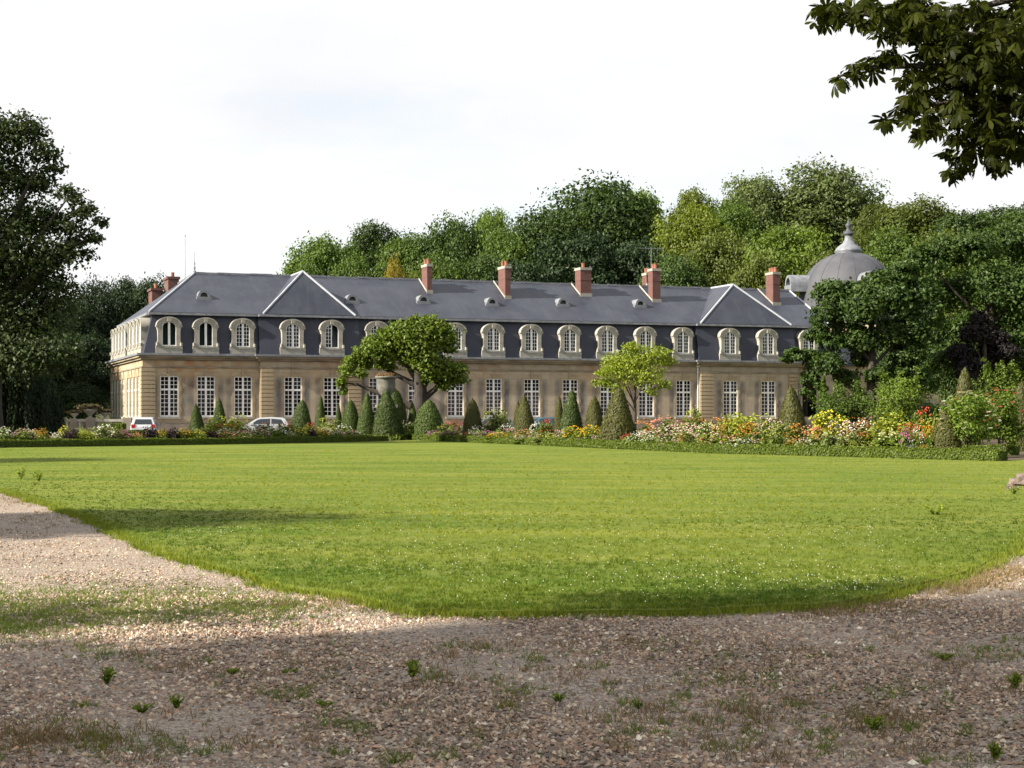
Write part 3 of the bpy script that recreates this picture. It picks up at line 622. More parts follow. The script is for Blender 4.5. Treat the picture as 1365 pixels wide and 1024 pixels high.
for (u, v, s, top) in ((3.4, 17.0, .8, 12.6), (4.6, 15.5, .9, 13.5)): mb.box(u - s / 2, u + s / 2, v, v + 2.2, 9.6, top - .2); mb.box(u - s / 2 - .1, u + s / 2 + .1, v - .1, v + 2.3, top - .2, top, 1); mb.lathe([(.15, top), (.15, top + .4), (.1, top + .41)], 10, 2, u, v + .6)
mb.build('chimney', [M['brick'], M['brick'], M['pot']], roof)
mb = MB(); mb.lathe([(.13, 0), (.13, .15), (.05, .25), (.09, .45), (.03, .6), (.06, .8), (.018, .95), (.012, 1.7)], 8); mb.build('finial', M['zinc'], roof, loc=(UE, VR, ZR))
mb = MB(); mb.tube([(U(929.5), -.10, .2), (U(929.5), -.10, 6.1)], .06, 8); mb.box(U(929.5) - .12, U(929.5) + .12, -.2, -.01, 5.85, 6.08); mb.build('downpipe', M['white'], house)
mb = MB(); mb.tube([(U(486), -.10, .2), (U(486), -.10, 6.1)], .06, 8); mb.build('downpipe', M['zinc'], house)
# forecourt
def loc2w(u, v): return (X0 + u * ca - v * sa, Y0 + u * sa + v * ca)
sheet('forecourt', [loc2w(-25, -8.5), loc2w(75, -8.5), loc2w(75, -0.0), loc2w(-25, 0)], 0.062, M['gravel'])
# aerial and flagpole
p = Vector((*loc2w(U(868, 7.8), 7.8), 15.0)); mb = MB(); mb.tube([(0, 0, -.3), (0, 0, 1.6)], .025, 6); mb.tube([(-1.0, 0, 1.6), (1.0, .2, 1.55)], .018, 6)
for k in range(7): mb.tube([(-.95 + k * .3, -.28, 1.6), (-.95 + k * .3, .32, 1.58)], .012, 5)
tag(mb.build('television_aerial', M['zinc'], None, loc=p), 'thin metal television aerial on the fourth chimney of the slate roof', 'aerial')
p = W(246.5, 560, 152); p.z = 0; mb = MB(); mb.lathe([(.09, 0), (.07, 9), (.03, 18.2), (.07, 18.25), (.07, 18.35), (.01, 18.45)], 8); tag(mb.build('flagpole', M['zinc_bright'], None, loc=p), 'slender bare flagpole rising behind the left end of the roof', 'flagpole')
# ================================================================== DOMED PAVILION
dome_c = W(1131, 556, 166); dome_c.z = 0
dp = empty('domed_pavilion', dome_c, A); tag(dp, 'round pavilion with grey lead dome and lantern behind the right end of the house', 'pavilion')
mb = MB(); mb.lathe([(5.4, 0), (5.4, 9.6), (5.7, 9.7), (5.8, 10.1), (5.2, 10.2), (5.0, 10.6)], 40); mb.build('drum', M['quoin'], dp)
mb = MB(); pr = [(4.95, 10.6), (4.95, 13.2)] + [(4.95 * math.cos(t_), 13.2 + 5.0 * math.sin(t_)) for t_ in np.linspace(0.08, 1.28, 14)]; mb.lathe(pr, 48); dome = mb.build('dome', M['lead'], dp, smooth=True)
mb = MB()
for k in range(16):
    a = 2 * math.pi * k / 16; mb.tube([(r * 1.004 * math.cos(a), r * 1.004 * math.sin(a), z) for r, z in pr[1:]], .018, 5)
mb.build('rib', M['lead'], dome)
mb = MB(); mb.lathe([(1.3, 17.75), (1.3, 18.2), (1.38, 18.28), (1.28, 18.45), (1.02, 18.75), (.62, 19.05), (.42, 19.4), (.32, 19.85)], 28); lan = mb.build('lantern', M['zinc'], dp, smooth=True)
mb = MB(); mb.lathe([(.36, 19.85), (.6, 20.0), (.55, 20.1), (.25, 20.35), (.18, 20.6), (.3, 20.75), (.3, 20.95), (.12, 21.15), (.05, 21.5)], 14); mb.build('finial', M['lead'], dp, smooth=True)
def barrel():
    mb = MB(); K = 14; r = 1.1
    ring = [(r * math.cos(math.pi * k / K), r * math.sin(math.pi * k / K)) for k in range(K + 1)]; n1 = K + 1; rin = [(x * .72, z * .72) for x, z in ring]
    V = [(x, -2.4, z) for x, z in ring] + [(x, -2.4, z) for x, z in rin] + [(x, 1.2, z) for x, z in ring] + [(x, -2.0, z) for x, z in rin]; fs = []
    for k in range(K): fs += [(k, k + 1, n1 + k + 1, n1 + k), (k, 2 * n1 + k, 2 * n1 + k + 1, k + 1), (n1 + k, n1 + k + 1, 3 * n1 + k + 1, 3 * n1 + k)]
    mb.add(V, fs); mb.box(-1.2, 1.2, -2.45, 1.0, -.7, -.002); mb.add([(x, -2.05, z) for x, z in rin], [tuple(range(n1))], 1); return mb.mesh('dome_dormer', [M['zinc'], M['interior']])
bm_ = barrel()
for k in range(4): a = R(-10 + 90 * k); link('dome_dormer', bm_, dp, loc=(4.4 * math.sin(a), -4.4 * math.cos(a), 14.75), rot=(0, 0, a), scale=(.82, .82, .95))
# low stone wing joining it, mostly behind the trees
wg = empty('stone_wing', W(1165, 556, 150).xy.to_3d(), A); tag(wg, 'low stone wing with dark doorway half hidden by the right-hand trees', 'building')
mb = MB(); mb.box(-8, 11, 0, 7, 0, 6.2); mb.build('wall', M['quoin'], wg); mb = MB(); mb.box(-8.2, 11.2, -.2, 7.2, 6.2, 6.6); mb.prism([(-8.1, 0, 6.6), (-8.1, 7, 6.6), (-8.1, 3.5, 8.6)], (19.2, 0, 0)); mb.build('roof', M['slate'], wg)
for x in (-6.2, -2.5, 1.5, 5.5): mb = MB(); mb.box(x - .7, x + .7, -.03, .1, .1, 2.9); mb.box(x - .9, x - .7, -.08, .1, .1, 3.1, 1); mb.box(x + .7, x + .9, -.08, .1, .1, 3.1, 1); mb.box(x - .7, x + .7, -.08, .1, 2.9, 3.1, 1); mb.build('door', [M['interior'], M['stone']], wg)
# ================================================================== TREES
variants = []
def make_variant(seed, n_lobes, leaves, size, shape=1.0, rel=(0.28, 0.42)):
    g = np.random.default_rng(seed); lobes = auto_lobes(g, n_lobes, 6.0, 3.0, 15.0, rel, shape)
    V, Fc, T = lobe_leaves(lobes, leaves, size, g, spread=0.24, cl=30)
    tb = MB(); limbs(tb, (0, 0, -3), (0, 0, 12.5), .38, [l[:3] for l in lobes[1::2]], g)
    return V, Fc, T, tb.mesh('trunk', M['bark'])
VAR = [make_variant(101, 22, 24000, .34), make_variant(102, 26, 24000, .32, .8), make_variant(103, 18, 23000, .35, 1.0, (.34, .5)), make_variant(104, 30, 24000, .31, .9, (.24, .36)), make_variant(105, 16, 3600, .42, .85)]
VM = {}
def var_mesh(k, fol):
    if (k, fol) not in VM: V, Fc, T, tr = VAR[k]; VM[(k, fol)] = np_mesh('crown', V, Fc, FOL[fol], tint=T)
    return VM[(k, fol)]
def plant_tree(name, label, px, top, wpx, d, k, fol, group=None, ground=None, rz=None, deep=1.0):
    x = (px - CX) / F * d; gz_ = float(hz(x, d)) if ground is None else ground; zt = EYE + (HY - top) / F * d; wd_ = wpx * d / F
    t = empty(name, (x, d, gz_), random.uniform(0, 6.28) if rz is None else rz); sx = wd_ / 12.0; t.scale = (sx, sx * deep, (zt - gz_) / 15.3)
    link('crown', var_mesh(k, fol), t); link('trunk', VAR[k][3], t); tag(t, label, 'tree', group); return t
HG = 'trees on the wooded hill'
HILL = [
 (432, 306, 92, 205, 0, 'mid', 'rounded mid green tree at the far left end of the hill wood'),
 (498, 288, 88, 210, 3, 'oak', 'dark green tree behind the rounded one at the left of the hill'),
 (470, 330, 70, 192, 1, 'mid', 'lower green tree just above the left roof pavilion'),
 (545, 300, 80, 205, 1, 'mid', 'mid green tree above the left chimneys on the hill'),
 (526, 343, 34, 186, 2, 'gold', 'small golden tree peeping over the roof left of the first chimney'),
 (552, 350, 26, 185, 1, 'yellow', 'small yellowing bush-like tree beside the first chimney'),
 (603, 281, 92, 203, 0, 'oak', 'dark oak above the first red chimney'),
 (655, 270, 62, 222, 3, 'light', 'tall thin pale tree between two dark oaks'),
 (676, 300, 80, 194, 2, 'mid', 'bright mid green tree left of the biggest oak'),
 (735, 268, 115, 200, 0, 'oak', 'dark left shoulder of the biggest oak clump'),
 (798, 230, 145, 206, 2, 'oak', 'biggest and darkest oak above the middle of the roof'),
 (850, 240, 70, 222, 1, 'light', 'pale green tree showing behind the biggest oak'),
 (770, 300, 120, 190, 3, 'dark', 'very dark lower tree right behind the third chimney'),
 (850, 310, 90, 190, 0, 'dark', 'very dark lower tree behind the television aerial'),
 (918, 264, 90, 198, 2, 'yellow', 'yellow green tree right of the biggest oak'),
 (925, 240, 66, 222, 1, 'olive', 'narrow olive tree above the yellow green one'),
 (960, 300, 90, 192, 0, 'olive', 'olive green lower tree above the right roof pavilion'),
 (1003, 222, 92, 230, 1, 'grey', 'tall grey green tree left of the round maple'),
 (1104, 212, 128, 228, 2, 'grey', 'large round grey green maple on top of the hill'),
 (975, 262, 80, 212, 3, 'mid', 'mid green tree below the tall grey green one'),
 (1055, 288, 115, 188, 1, 'light', 'bright green tree immediately left of the dome'),
 (1010, 330, 70, 184, 0, 'olive', 'dark olive tree behind the right-hand chimney'),
 (1168, 262, 50, 205, 3, 'olive', 'brownish olive tree directly behind the dome lantern'),
 (1218, 258, 105, 205, 0, 'olive', 'broad olive tree right of the dome'),
 (1200, 300, 100, 190, 2, 'mid', 'mid green tree close behind the right side of the dome'),
 (1290, 272, 110, 200, 1, 'oak', 'dark tree on the skyline near the right edge'),
 (1345, 268, 110, 206, 3, 'oak', 'dark skyline tree at the very right edge'),
 (1268, 300, 100, 188, 0, 'olive', 'olive tree below the right skyline'),
 (1350, 310, 120, 186, 2, 'mid', 'green tree low on the right of the hill'),
 (1110, 330, 100, 180, 3, 'olive', 'olive tree low behind the dome'),
 (900, 330, 90, 186, 3, 'oak', 'dark tree low behind the fourth chimney'),
 (640, 330, 90, 188, 3, 'oak', 'dark low tree behind the second chimney'),
 (590, 335, 80, 186, 2, 'mid', 'green low tree close behind the first chimney'),
 (700, 335, 90, 184, 1, 'dark', 'dark low tree between second and third chimneys'),
 (410, 345, 60, 190, 2, 'mid', 'small green tree where the hill wood begins'),
 (1420, 260, 130, 200, 0, 'oak', 'dark tree beyond the right edge of the wood'),
]
for px, top, w, d, k, fol, lab in HILL: plant_tree('hill_tree', lab, px, top, w * 1.38, d, k, fol, HG)
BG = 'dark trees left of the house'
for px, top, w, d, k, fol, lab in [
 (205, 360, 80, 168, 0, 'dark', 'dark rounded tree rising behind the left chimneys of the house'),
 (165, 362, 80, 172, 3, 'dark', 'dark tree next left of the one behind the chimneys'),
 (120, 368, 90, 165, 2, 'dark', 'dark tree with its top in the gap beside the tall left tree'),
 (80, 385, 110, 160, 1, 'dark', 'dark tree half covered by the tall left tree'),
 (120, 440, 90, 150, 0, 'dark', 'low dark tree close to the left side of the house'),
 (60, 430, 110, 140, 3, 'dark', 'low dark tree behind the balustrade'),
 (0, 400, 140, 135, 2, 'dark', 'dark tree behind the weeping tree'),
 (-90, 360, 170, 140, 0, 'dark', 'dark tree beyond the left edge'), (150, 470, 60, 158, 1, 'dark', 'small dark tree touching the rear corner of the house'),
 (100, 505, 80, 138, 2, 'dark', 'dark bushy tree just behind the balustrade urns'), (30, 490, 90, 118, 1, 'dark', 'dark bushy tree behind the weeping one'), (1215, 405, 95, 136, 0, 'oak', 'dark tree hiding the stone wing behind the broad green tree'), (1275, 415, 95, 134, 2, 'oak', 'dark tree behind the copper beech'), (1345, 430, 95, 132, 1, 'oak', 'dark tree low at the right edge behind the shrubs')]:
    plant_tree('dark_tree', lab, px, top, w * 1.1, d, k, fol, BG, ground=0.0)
# near trees built lobe by lobe
def pix_tree(name, label, d, lobes, n, size, fol, base_px, trunk_r, fork_py, seed, bark='bark', targets=None, depth=0.9, jd=0.35, group=None, cat='tree', rk=.86, **kw):
    g = np.random.default_rng(seed); root = W(base_px, HY, d); root.z = 0; L_ = []
    for lb in lobes:
        px, py, r = lb[:3]; rr = r * d / F * rk; off = lb[3] if len(lb) > 3 else g.uniform(-1, 1) * jd * rr * 3
        p = W(px, py, d + off); L_.append((p.x - root.x, p.y - root.y, p.z, rr, rr * depth, rr * .85))
    t = empty(name, root); tag(t, label, cat, group)
    link('crown', crown_mesh('crown', L_, n, size, FOL[fol], g, **kw), t)
    tb = MB(); top = W(base_px, fork_py, d); limbs(tb, (0, 0, -.2), (0, 0, top.z), trunk_r, [l[:3] for l in (L_ if targets is None else [L_[i_] for i_ in targets])], g, 10)
    link('trunk', tb.mesh('trunk', M[bark], True), t); return t
pix_tree('tall_tree', 'very tall dark tree at the left edge with open feathery top', 92,
 [(0, 185, 38), (32, 176, 26), (58, 200, 20), (15, 235, 36), (48, 245, 26), (70, 222, 16), (92, 262, 17), (112, 282, 17), (131, 296, 11), (124, 316, 13), (92, 300, 20), (62, 292, 28), (22, 300, 42), (98, 330, 18), (118, 340, 12), (70, 345, 32),
  (30, 365, 45), (75, 385, 26), (-5, 330, 50), (-40, 250, 45), (-45, 190, 40), (-80, 300, 60), (-60, 380, 60), (10, 420, 50), (60, 425, 40), (25, 470, 45), (70, 470, 34), (-40, 460, 60)], 42000, .24, 'shade_oak', -15, .75, 190, 301, jd=.3, core=.05, spread=.36, cl=22, rk=.95, targets=[0, 2, 4, 6, 8, 9, 12, 13, 17, 18])
def weeping(name, label, d, px, top, w, seed):
    g = np.random.default_rng(seed); c = W(px, HY, d); c.z = 0; H = EYE + (HY - top) / F * d; Rw = w * d / F / 2; P, Nn, T = [], [], []
    for s in range(420):
        a = g.uniform(0, 2 * np.pi); rr = Rw * math.sqrt(g.uniform(.03, 1)); zt = H * (1 - .42 * (rr / Rw) ** 2.2) * g.uniform(.9, 1.02); zb = max(.25, zt - H * g.uniform(.3, .75)); m = int((zt - zb) / .07)
        z = np.linspace(zt, zb, m); x = rr * math.cos(a) * (1 + .12 * (zt - z) / H); y = rr * math.sin(a) * (1 + .12 * (zt - z) / H)
        P.append(np.stack([x, y, z], 1) + g.normal(size=(m, 3)) * .09); n_ = np.tile([math.cos(a), math.sin(a), .15], (m, 1)) + g.normal(size=(m, 3)) * .5; Nn.append(unit(n_)); T.append(np.full(m, g.uniform(0, 1)) * np.linspace(1, .4, m))
    P = np.concatenate(P); Nn = np.concatenate(Nn); T = np.concatenate(T); V, Fc = cards(P, Nn, np.full(len(P), .26), g, aspect=.3, tang=np.tile([0, 0, -1.0], (len(P), 1)))
    t = empty(name, c); tag(t, label, 'tree'); link('crown', np_mesh('crown', V, Fc, FOL['dark'], tint=np.repeat(T, 4)), t)
    tb = MB(); tb.tube([(0, 0, -.2), (.1, 0, H * .4), (0, .1, H * .85)], [.3, .22, .1], 8); link('trunk', tb.mesh('trunk', M['bark'], True), t)
weeping('weeping_tree', 'dark weeping tree hanging to the ground at the left edge', 98, 8, 444, 112, 71)
weeping('weeping_tree', 'smaller dark weeping tree right of the big weeping one', 102, 52, 492, 60, 72)
pix_tree('catalpa_tree', 'spreading broad-leaved tree with thick leaning trunk in front of the house', 117,
 [(545, 448, 20), (572, 440, 18), (590, 452, 16), (560, 462, 20), (522, 458, 14), (502, 468, 14), (484, 474, 12), (470, 482, 9), (462, 497, 9), (455, 510, 7), (456, 522, 5), (568, 482, 17), (584, 490, 15), (600, 495, 13), (611, 505, 10), (592, 512, 10), (577, 500, 12), (512, 447, 9), (535, 468, 13), (506, 486, 7), (478, 497, 7), (600, 465, 8), (552, 430, 8), (575, 428, 7), (519, 477, 8), (540, 482, 9), (522, 490, 6), (495, 456, 9), (530, 438, 9), (466, 490, 7), (490, 488, 7), (535, 452, 12), (590, 438, 8), (612, 490, 8)],
 19000, .27, 'catalpa', 557, .80, 468, 303, bark='bark_pale', jd=.3, core=.12, spread=.42, cl=14, rnd=.75, rk=.96, targets=[0, 2, 6, 9, 12, 14, 17])
pix_tree('small_tree', 'small airy pale green tree with a thin trunk among the flowers', 97,
 [(845, 476, 20), (818, 486, 16), (873, 476, 17), (890, 483, 10), (803, 498, 9), (832, 503, 17), (865, 503, 17), (886, 515, 8), (806, 513, 9), (845, 462, 10), (797, 510, 6), (822, 520, 9), (868, 523, 8), (893, 468, 5), (840, 492, 16)],
 6200, .16, 'pale', 846, .13, 480, 304, rk=1.0, targets=[0, 1, 2, 4, 5, 6, 9], bark='bark_pale', jd=.3, core=.05, spread=.34, cl=14, rnd=.8)
pix_tree('broad_tree', 'broad green tree with low branches covering the right end of the house', 112,
 [(1108, 392, 26), (1140, 390, 22), (1172, 378, 24), (1205, 364, 24), (1098, 418, 20), (1125, 425, 28), (1090, 445, 18), (1062, 474, 15), (1048, 478, 9), (1082, 482, 18), (1080, 505, 14), (1074, 525, 10), (1105, 485, 22), (1150, 412, 30), (1185, 400, 30), (1145, 455, 24), (1185, 445, 28), (1130, 505, 18), (1165, 500, 16), (1205, 495, 26), (1215, 440, 28), (1110, 455, 20), (1155, 392, 20), (1225, 390, 28), (1095, 515, 10), (1150, 478, 18), (1212, 470, 26), (1235, 420, 26), (1185, 515, 20), (1225, 510, 22)],
 44000, .26, 'deep', 1160, .45, 400, 305, jd=.35, core=.12, spread=.2, cl=30, rk=.88, targets=[0, 2, 4, 7, 9, 12, 14, 17, 20])
pix_tree('large_tree', 'large mid green tree filling the right edge of the picture', 118,
 [(1235, 350, 28), (1265, 335, 28), (1300, 330, 30), (1340, 322, 30), (1375, 330, 35), (1245, 395, 34), (1285, 385, 34), (1330, 380, 36), (1370, 390, 40), (1240, 440, 30), (1260, 480, 28), (1330, 430, 34), (1370, 450, 40), (1420, 400, 60), (1430, 330, 50), (1440, 470, 50), (1350, 500, 30), (1215, 380, 22), (1290, 440, 26)],
 38000, .28, 'deep', 1320, .55, 380, 306, jd=.35, core=.12, spread=.22, cl=30, rk=.95, targets=[0, 2, 4, 6, 9, 12, 14])
pix_tree('copper_beech', 'dark purple copper beech in front of the large right-hand tree', 114,
 [(1298, 445, 22), (1325, 450, 20), (1280, 470, 18), (1318, 478, 24), (1345, 470, 16), (1290, 492, 20), (1330, 500, 20), (1308, 425, 13)], 13000, .22, 'copper', 1312, .28, 450, 307, jd=.35, core=.15)
# off-frame trees on the left that throw the shade over the foreground
SG = 'trees beyond the left of the gravel'
def shade_tree(x, y, w, h, k, lab):
    t = empty('shade_tree', (x, y, 0), random.uniform(0, 6)); t.scale = (w / 12, w / 12, h / 15.3); link('crown', var_mesh(k, 'mid'), t); link('trunk', VAR[k][3], t); tag(t, lab, 'tree', SG)
SHT = [(-27, -6.3, 11, 24, 4), (-31, -5.6, 10, 29, 4), (-25, -7.5, 11, 20, 4), (-34, -7.2, 11, 33, 4), (-25, 1.2, 9.5, 15.5, 4), (-26.5, .6, 9, 15, 1), (-22, -4.0, 9, 13, 0), (-30, -13, 14, 25, 1), (-21, -11, 12, 18, 2), (-40, -12.2, 13, 32, 3), (-19, -16, 12, 18, 0), (-23.5, 17.0, 8, 13.4, 2), (-42, 48, 9, 18, 3)]
for (x, y, w, h, k) in SHT: shade_tree(x, y, w, h, k, 'leafy tree standing left of the gravel, out of the picture')
for k in range(11): t_ = shade_tree(-75 + 15 * k + random.uniform(-4, 4), -42 + random.uniform(-6, 6), 18, random.uniform(19, 25), k % 4, 'leafy tree standing behind the viewer beyond the gravel')
# shrubs in front of the right-hand trees
def shrub(label, px, top, w, d, fol, seed, plumes=0, size=.16, n=5000):
    g = np.random.default_rng(seed); c = W(px, HY, d); c.z = 0.05; H = EYE + (HY - top) / F * d; Rw = w * d / F / 2; lobes = []
    for k in range(9): a = g.uniform(0, 6.28); q = g.uniform(.2, .62) * Rw; r = Rw * g.uniform(.36, .5); lobes.append((q * math.cos(a), q * math.sin(a), H * g.uniform(.25, .62), r, r, min(r, H * .32)))
    for k in range(plumes): x = Rw * (-.7 + 1.4 * (k + .5) / plumes); lobes += [(x, g.uniform(-.3, .3) * Rw, H * .62, Rw * .34, Rw * .34, H * .2), (x + g.normal() * .1, 0, H * .8, Rw * .22, Rw * .22, H * .14), (x, 0, H * .9, Rw * .12, Rw * .12, H * .1)]
    t = empty('shrub', c); tag(t, label, 'shrub', 'shrubs below the right-hand trees'); link('foliage', crown_mesh('foliage', lobes, n, size, FOL[fol], g, spread=.25, cl=20), t)
    tb = MB(); limbs(tb, (0, 0, -.1), (0, 0, H * .6), .08, [l[:3] for l in lobes[:6]], g, 6); link('stem', tb.mesh('stem', M['bark']), t)
shrub('broad green shrub by the stone doorway below the broad tree', 1130, 505, 82, 98, 'mid', 61, 2); shrub('bright plumed green shrub in the middle of the shrub row', 1200, 488, 92, 96, 'light', 62, 3); shrub('rounded green shrub between the plumed ones', 1258, 508, 62, 96, 'mid', 63, 0); shrub('tall plumed green shrub near the right edge below the copper beech', 1332, 478, 86, 92, 'light', 64, 3)
shrub('dark green shrub beyond the right edge', 1400, 490, 90, 94, 'mid', 65, 1); shrub('low dark shrub beside the trunk of the copper beech', 1290, 530, 60, 92, 'dark', 66, 0)
shrub('slim upright dark shrub against the house wall right of the topiary', 1098, 500, 30, 104, 'mid', 67, 1)
# ================================================================== HEDGES
def hedge(label, pts, h, wdt, seed, dens=420, fol='hedge'):
    """clipped box hedge: a core and leaf cards on its faces"""
    g = np.random.default_rng(seed); mb = MB(); P_, N_ = [], []
    for a, b_ in zip(pts[:-1], pts[1:]):
        a = Vector(a).to_3d(); b_ = Vector(b_).to_3d(); t = (b_ - a).normalized(); nv = Vector((-t.y, t.x, 0)); ln = (b_ - a).length; c0 = 0.04
        q = [a - nv * c0, b_ - nv * c0, b_ + nv * 0, a]; w2 = nv * (wdt - .06)
        mb.prism([a + nv * .03 + Vector((0, 0, .03)), b_ + nv * .03 + Vector((0, 0, .03)), b_ + nv * .03 + w2 + Vector((0, 0, .03)), a + nv * .03 + w2 + Vector((0, 0, .03))], (0, 0, h - .06))
        for (o, ax, nn, wd_) in ((0, (0, 0, 1), -nv, h), (1, nv, Vector((0, 0, 1)), wdt), (2, (0, 0, 1), nv, h)):
            m = int(ln * wd_ * dens); s = g.uniform(0, ln, m)[:, None]; r = g.uniform(0, wd_, m)[:, None]
            base = a if o == 0 else (a + Vector((0, 0, h)) if o == 1 else a + nv * wdt)
            P_.append(np.array(base) + s * np.array(t) + r * np.array(ax) + g.normal(size=(m, 3)) * .02 + (np.array([0, 0, .03]) * np.sin(s * 1.9 + seed) if o == 1 else 0)); N_.append(np.tile(np.array(nn), (m, 1)))
    for (e_, o_, tt) in ((pts[0], pts[1], -1), (pts[-1], pts[-2], 1)):
        a = Vector(e_).to_3d(); t = (a - Vector(o_).to_3d()).normalized(); nv = Vector((-t.y, t.x, 0)) * (1 if tt == 1 else -1); m = int(h * wdt * dens)
        P_.append(np.array(a) + g.uniform(0, wdt, (m, 1)) * np.array(nv) + g.uniform(0, h, (m, 1)) * np.array([0, 0, 1]) + g.normal(size=(m, 3)) * .02); N_.append(np.tile(np.array(t), (m, 1)))
    P_ = np.concatenate(P_); N_ = unit(np.concatenate(N_) + g.normal(size=(len(P_), 3)) * .45); V, Fc = cards(P_, N_, np.full(len(P_), .085), g, .7)
    T = np.repeat(g.uniform(.1, 1, len(P_)), 4); core = mb; cv = np.array(core.v); nv_ = len(V); V = np.concatenate([V, cv]); quads = [f for f in core.f]
    fs = np.concatenate([Fc, np.array(quads, np.int32) + nv_]); T = np.concatenate([T, np.full(len(cv), .1)])
    return tag(link('box_hedge', np_mesh('box_hedge', V, fs, FOL[fol], tint=T)), label, 'hedge')
z_ = 0.05
hedge('long low clipped hedge along the left flower border', [(p.x, p.y, z_) for p in hl] , .36, .5, 1)
hedge('long low clipped hedge along the right flower border', [(p.x, p.y, z_) for p in hr], .38, .55, 2)
b0 = W(1338, HY, 65); hedge('short low hedge piece behind the right end of the long hedge', [(b0.x - 1.6, 67.5, z_), (b0.x + .75, 66.2, z_)], .38, 1.1, 3)
b0 = W(149, HY, 113); hedge('dark clipped block hedge beside the left corner of the house', [(b0.x - .8, 113, z_), (b0.x + .75, 113, z_)], 1.1, 1.0, 4)
b0 = W(180, HY, 110); hedge('low dark hedge in front of the parked white hatchback', [(b0.x - .9, 110, z_), (b0.x + 1.0, 110.3, z_)], .65, .8, 5)
# ================================================================== TOPIARY
def topiary_mesh(prof, seed, fol, n=4200):
    g = np.random.default_rng(seed); zs = np.linspace(0, 1, 30); rr = np.interp(zs, [p[1] for p in prof], [p[0] for p in prof]); S = 28; V, fs = [], []
    for i_, z in enumerate(zs):
        for k in range(S):
            w = 2 * math.pi * k / S; r = rr[i_] * (0.93 + .04 * math.sin(3 * w + seed + 5 * z) + .03 * g.normal()); V.append((r * math.cos(w), r * math.sin(w), z * .985))
    for i_ in range(29):
        for k in range(S): fs.append((i_ * S + k, i_ * S + (k + 1) % S, (i_ + 1) * S + (k + 1) % S, (i_ + 1) * S + k))
    z = 1 - np.sqrt(g.uniform(0, 1, n)) if prof[0][0] > .3 else g.uniform(0, 1, n); z = np.where(g.uniform(0, 1, n) < .35, g.uniform(0, 1, n), z)
    w = g.uniform(0, 2 * np.pi, n); r = np.interp(z, [p[1] for p in prof], [p[0] for p in prof]) * (1 + .05 * np.sin(3 * w + seed + 5 * z) + .035 * g.normal(size=n))
    P = np.stack([r * np.cos(w), r * np.sin(w), z], 1); Nn = unit(np.stack([np.cos(w), np.sin(w), np.full(n, .3)], 1) + g.normal(size=(n, 3)) * .22)
    C, Fc = cards(P, Nn, np.full(n, .05), g, .6); V = np.array(V); T = np.concatenate([np.full(len(V), .3), np.repeat(g.uniform(.2, .75, n), 4)])
    return np_mesh('yew_cone', np.concatenate([V, C]), np.concatenate([np.array(fs), Fc + len(V)]), FOL[fol], tint=T)
P_CONE = [(.46, 0), (.5, .12), (.42, .4), (.27, .7), (.12, .92), (.0, 1)]; P_BUL = [(.46, 0), (.5, .2), (.47, .45), (.36, .7), (.2, .9), (.0, 1)]; P_SLIM = [(.48, 0), (.5, .1), (.36, .45), (.24, .72), (.1, .95), (.0, 1)]
TM = {}
for nm, pr_ in (('cone', P_CONE), ('bullet', P_BUL), ('slim', P_SLIM)):
    for fo in ('yew', 'yew_brown'): TM[(nm, fo)] = topiary_mesh(pr_, len(TM) + 1, fo)
TG = 'clipped yew cones in the flower garden'
for px, top, w, d, shp, fo, lab in [
 (263, 538, 23, 107, 'cone', 'yew', 'pointed green yew cone under the second window from the left'),
 (294, 531, 18, 114, 'bullet', 'yew', 'narrow yew cone behind the round bushes left of the silver car'),
 (401, 533, 27, 110, 'bullet', 'yew', 'rounded green yew cone right of the silver car'),
 (427, 528, 19, 114, 'slim', 'yew', 'slim dark yew cone under the open dormer'),
 (452, 537, 12, 118, 'cone', 'yew', 'smallest yew cone, close to the house behind two others'),
 (468, 533, 25, 112, 'bullet', 'yew', 'green yew cone between the smallest one and the tall ones by the urn'),
 (488, 524, 29, 111, 'slim', 'yew', 'tall green yew cone just left of the stone urn'),
 (516, 521, 46, 111, 'slim', 'yew', 'widest green yew cone standing before the stone urn'),
 (526, 517, 36, 115, 'bullet', 'yew', 'yew cone half hidden behind the widest one'),
 (551, 536, 17, 114, 'cone', 'yew', 'small yew cone at the foot of the thick leaning trunk'),
 (572, 533, 39, 110, 'bullet', 'yew', 'squat dome-shaped yew right of the thick trunk'),
 (630, 531, 25, 104, 'bullet', 'yew_brown', 'brownish yew cone standing alone under the french window'),
 (690, 534, 15, 108, 'cone', 'yew_brown', 'thin yew cone peeping from behind the dark brown one'),
 (700, 526, 31, 98, 'cone', 'yew_brown', 'dark brownish pointed yew cone under the middle windows'),
 (745, 528, 19, 102, 'slim', 'yew_brown', 'narrow brown-green yew cone left of the one behind the golden flowers'),
 (760, 520, 37, 96, 'slim', 'yew', 'tall dark yew cone behind the golden flowers'),
 (792, 528, 25, 104, 'bullet', 'yew_brown', 'rounded dark yew cone between two taller ones'),
 (824, 517, 55, 83, 'slim', 'yew_brown', 'big shaggy yew cone in front of the pale small tree'),
 (1057, 515, 46, 75, 'cone', 'yew_brown', 'big yew cone at the right end of the house front'),
 (1283, 490, 46, 74, 'slim', 'yew_brown', 'tallest yew cone rising behind the white rose bush'),
 (1262, 548, 40, 62.5, 'bullet', 'yew_brown', 'stout yew cone right behind the hedge beside the white rose bush'),
 (1362, 508, 36, 75, 'bullet', 'yew_brown', 'yew cone cut off by the right edge of the picture')]:
    p = W(px, HY, d); H = EYE + (HY - top) / F * d - .05; ww = w * d / F
    tag(link('yew_cone', TM[(shp, fo)], None, loc=(p.x, d, .05), rot=(R(random.uniform(-2, 2)), R(random.uniform(-2, 2)), random.uniform(0, 6)), scale=(ww, ww, H)), lab, 'topiary', TG)
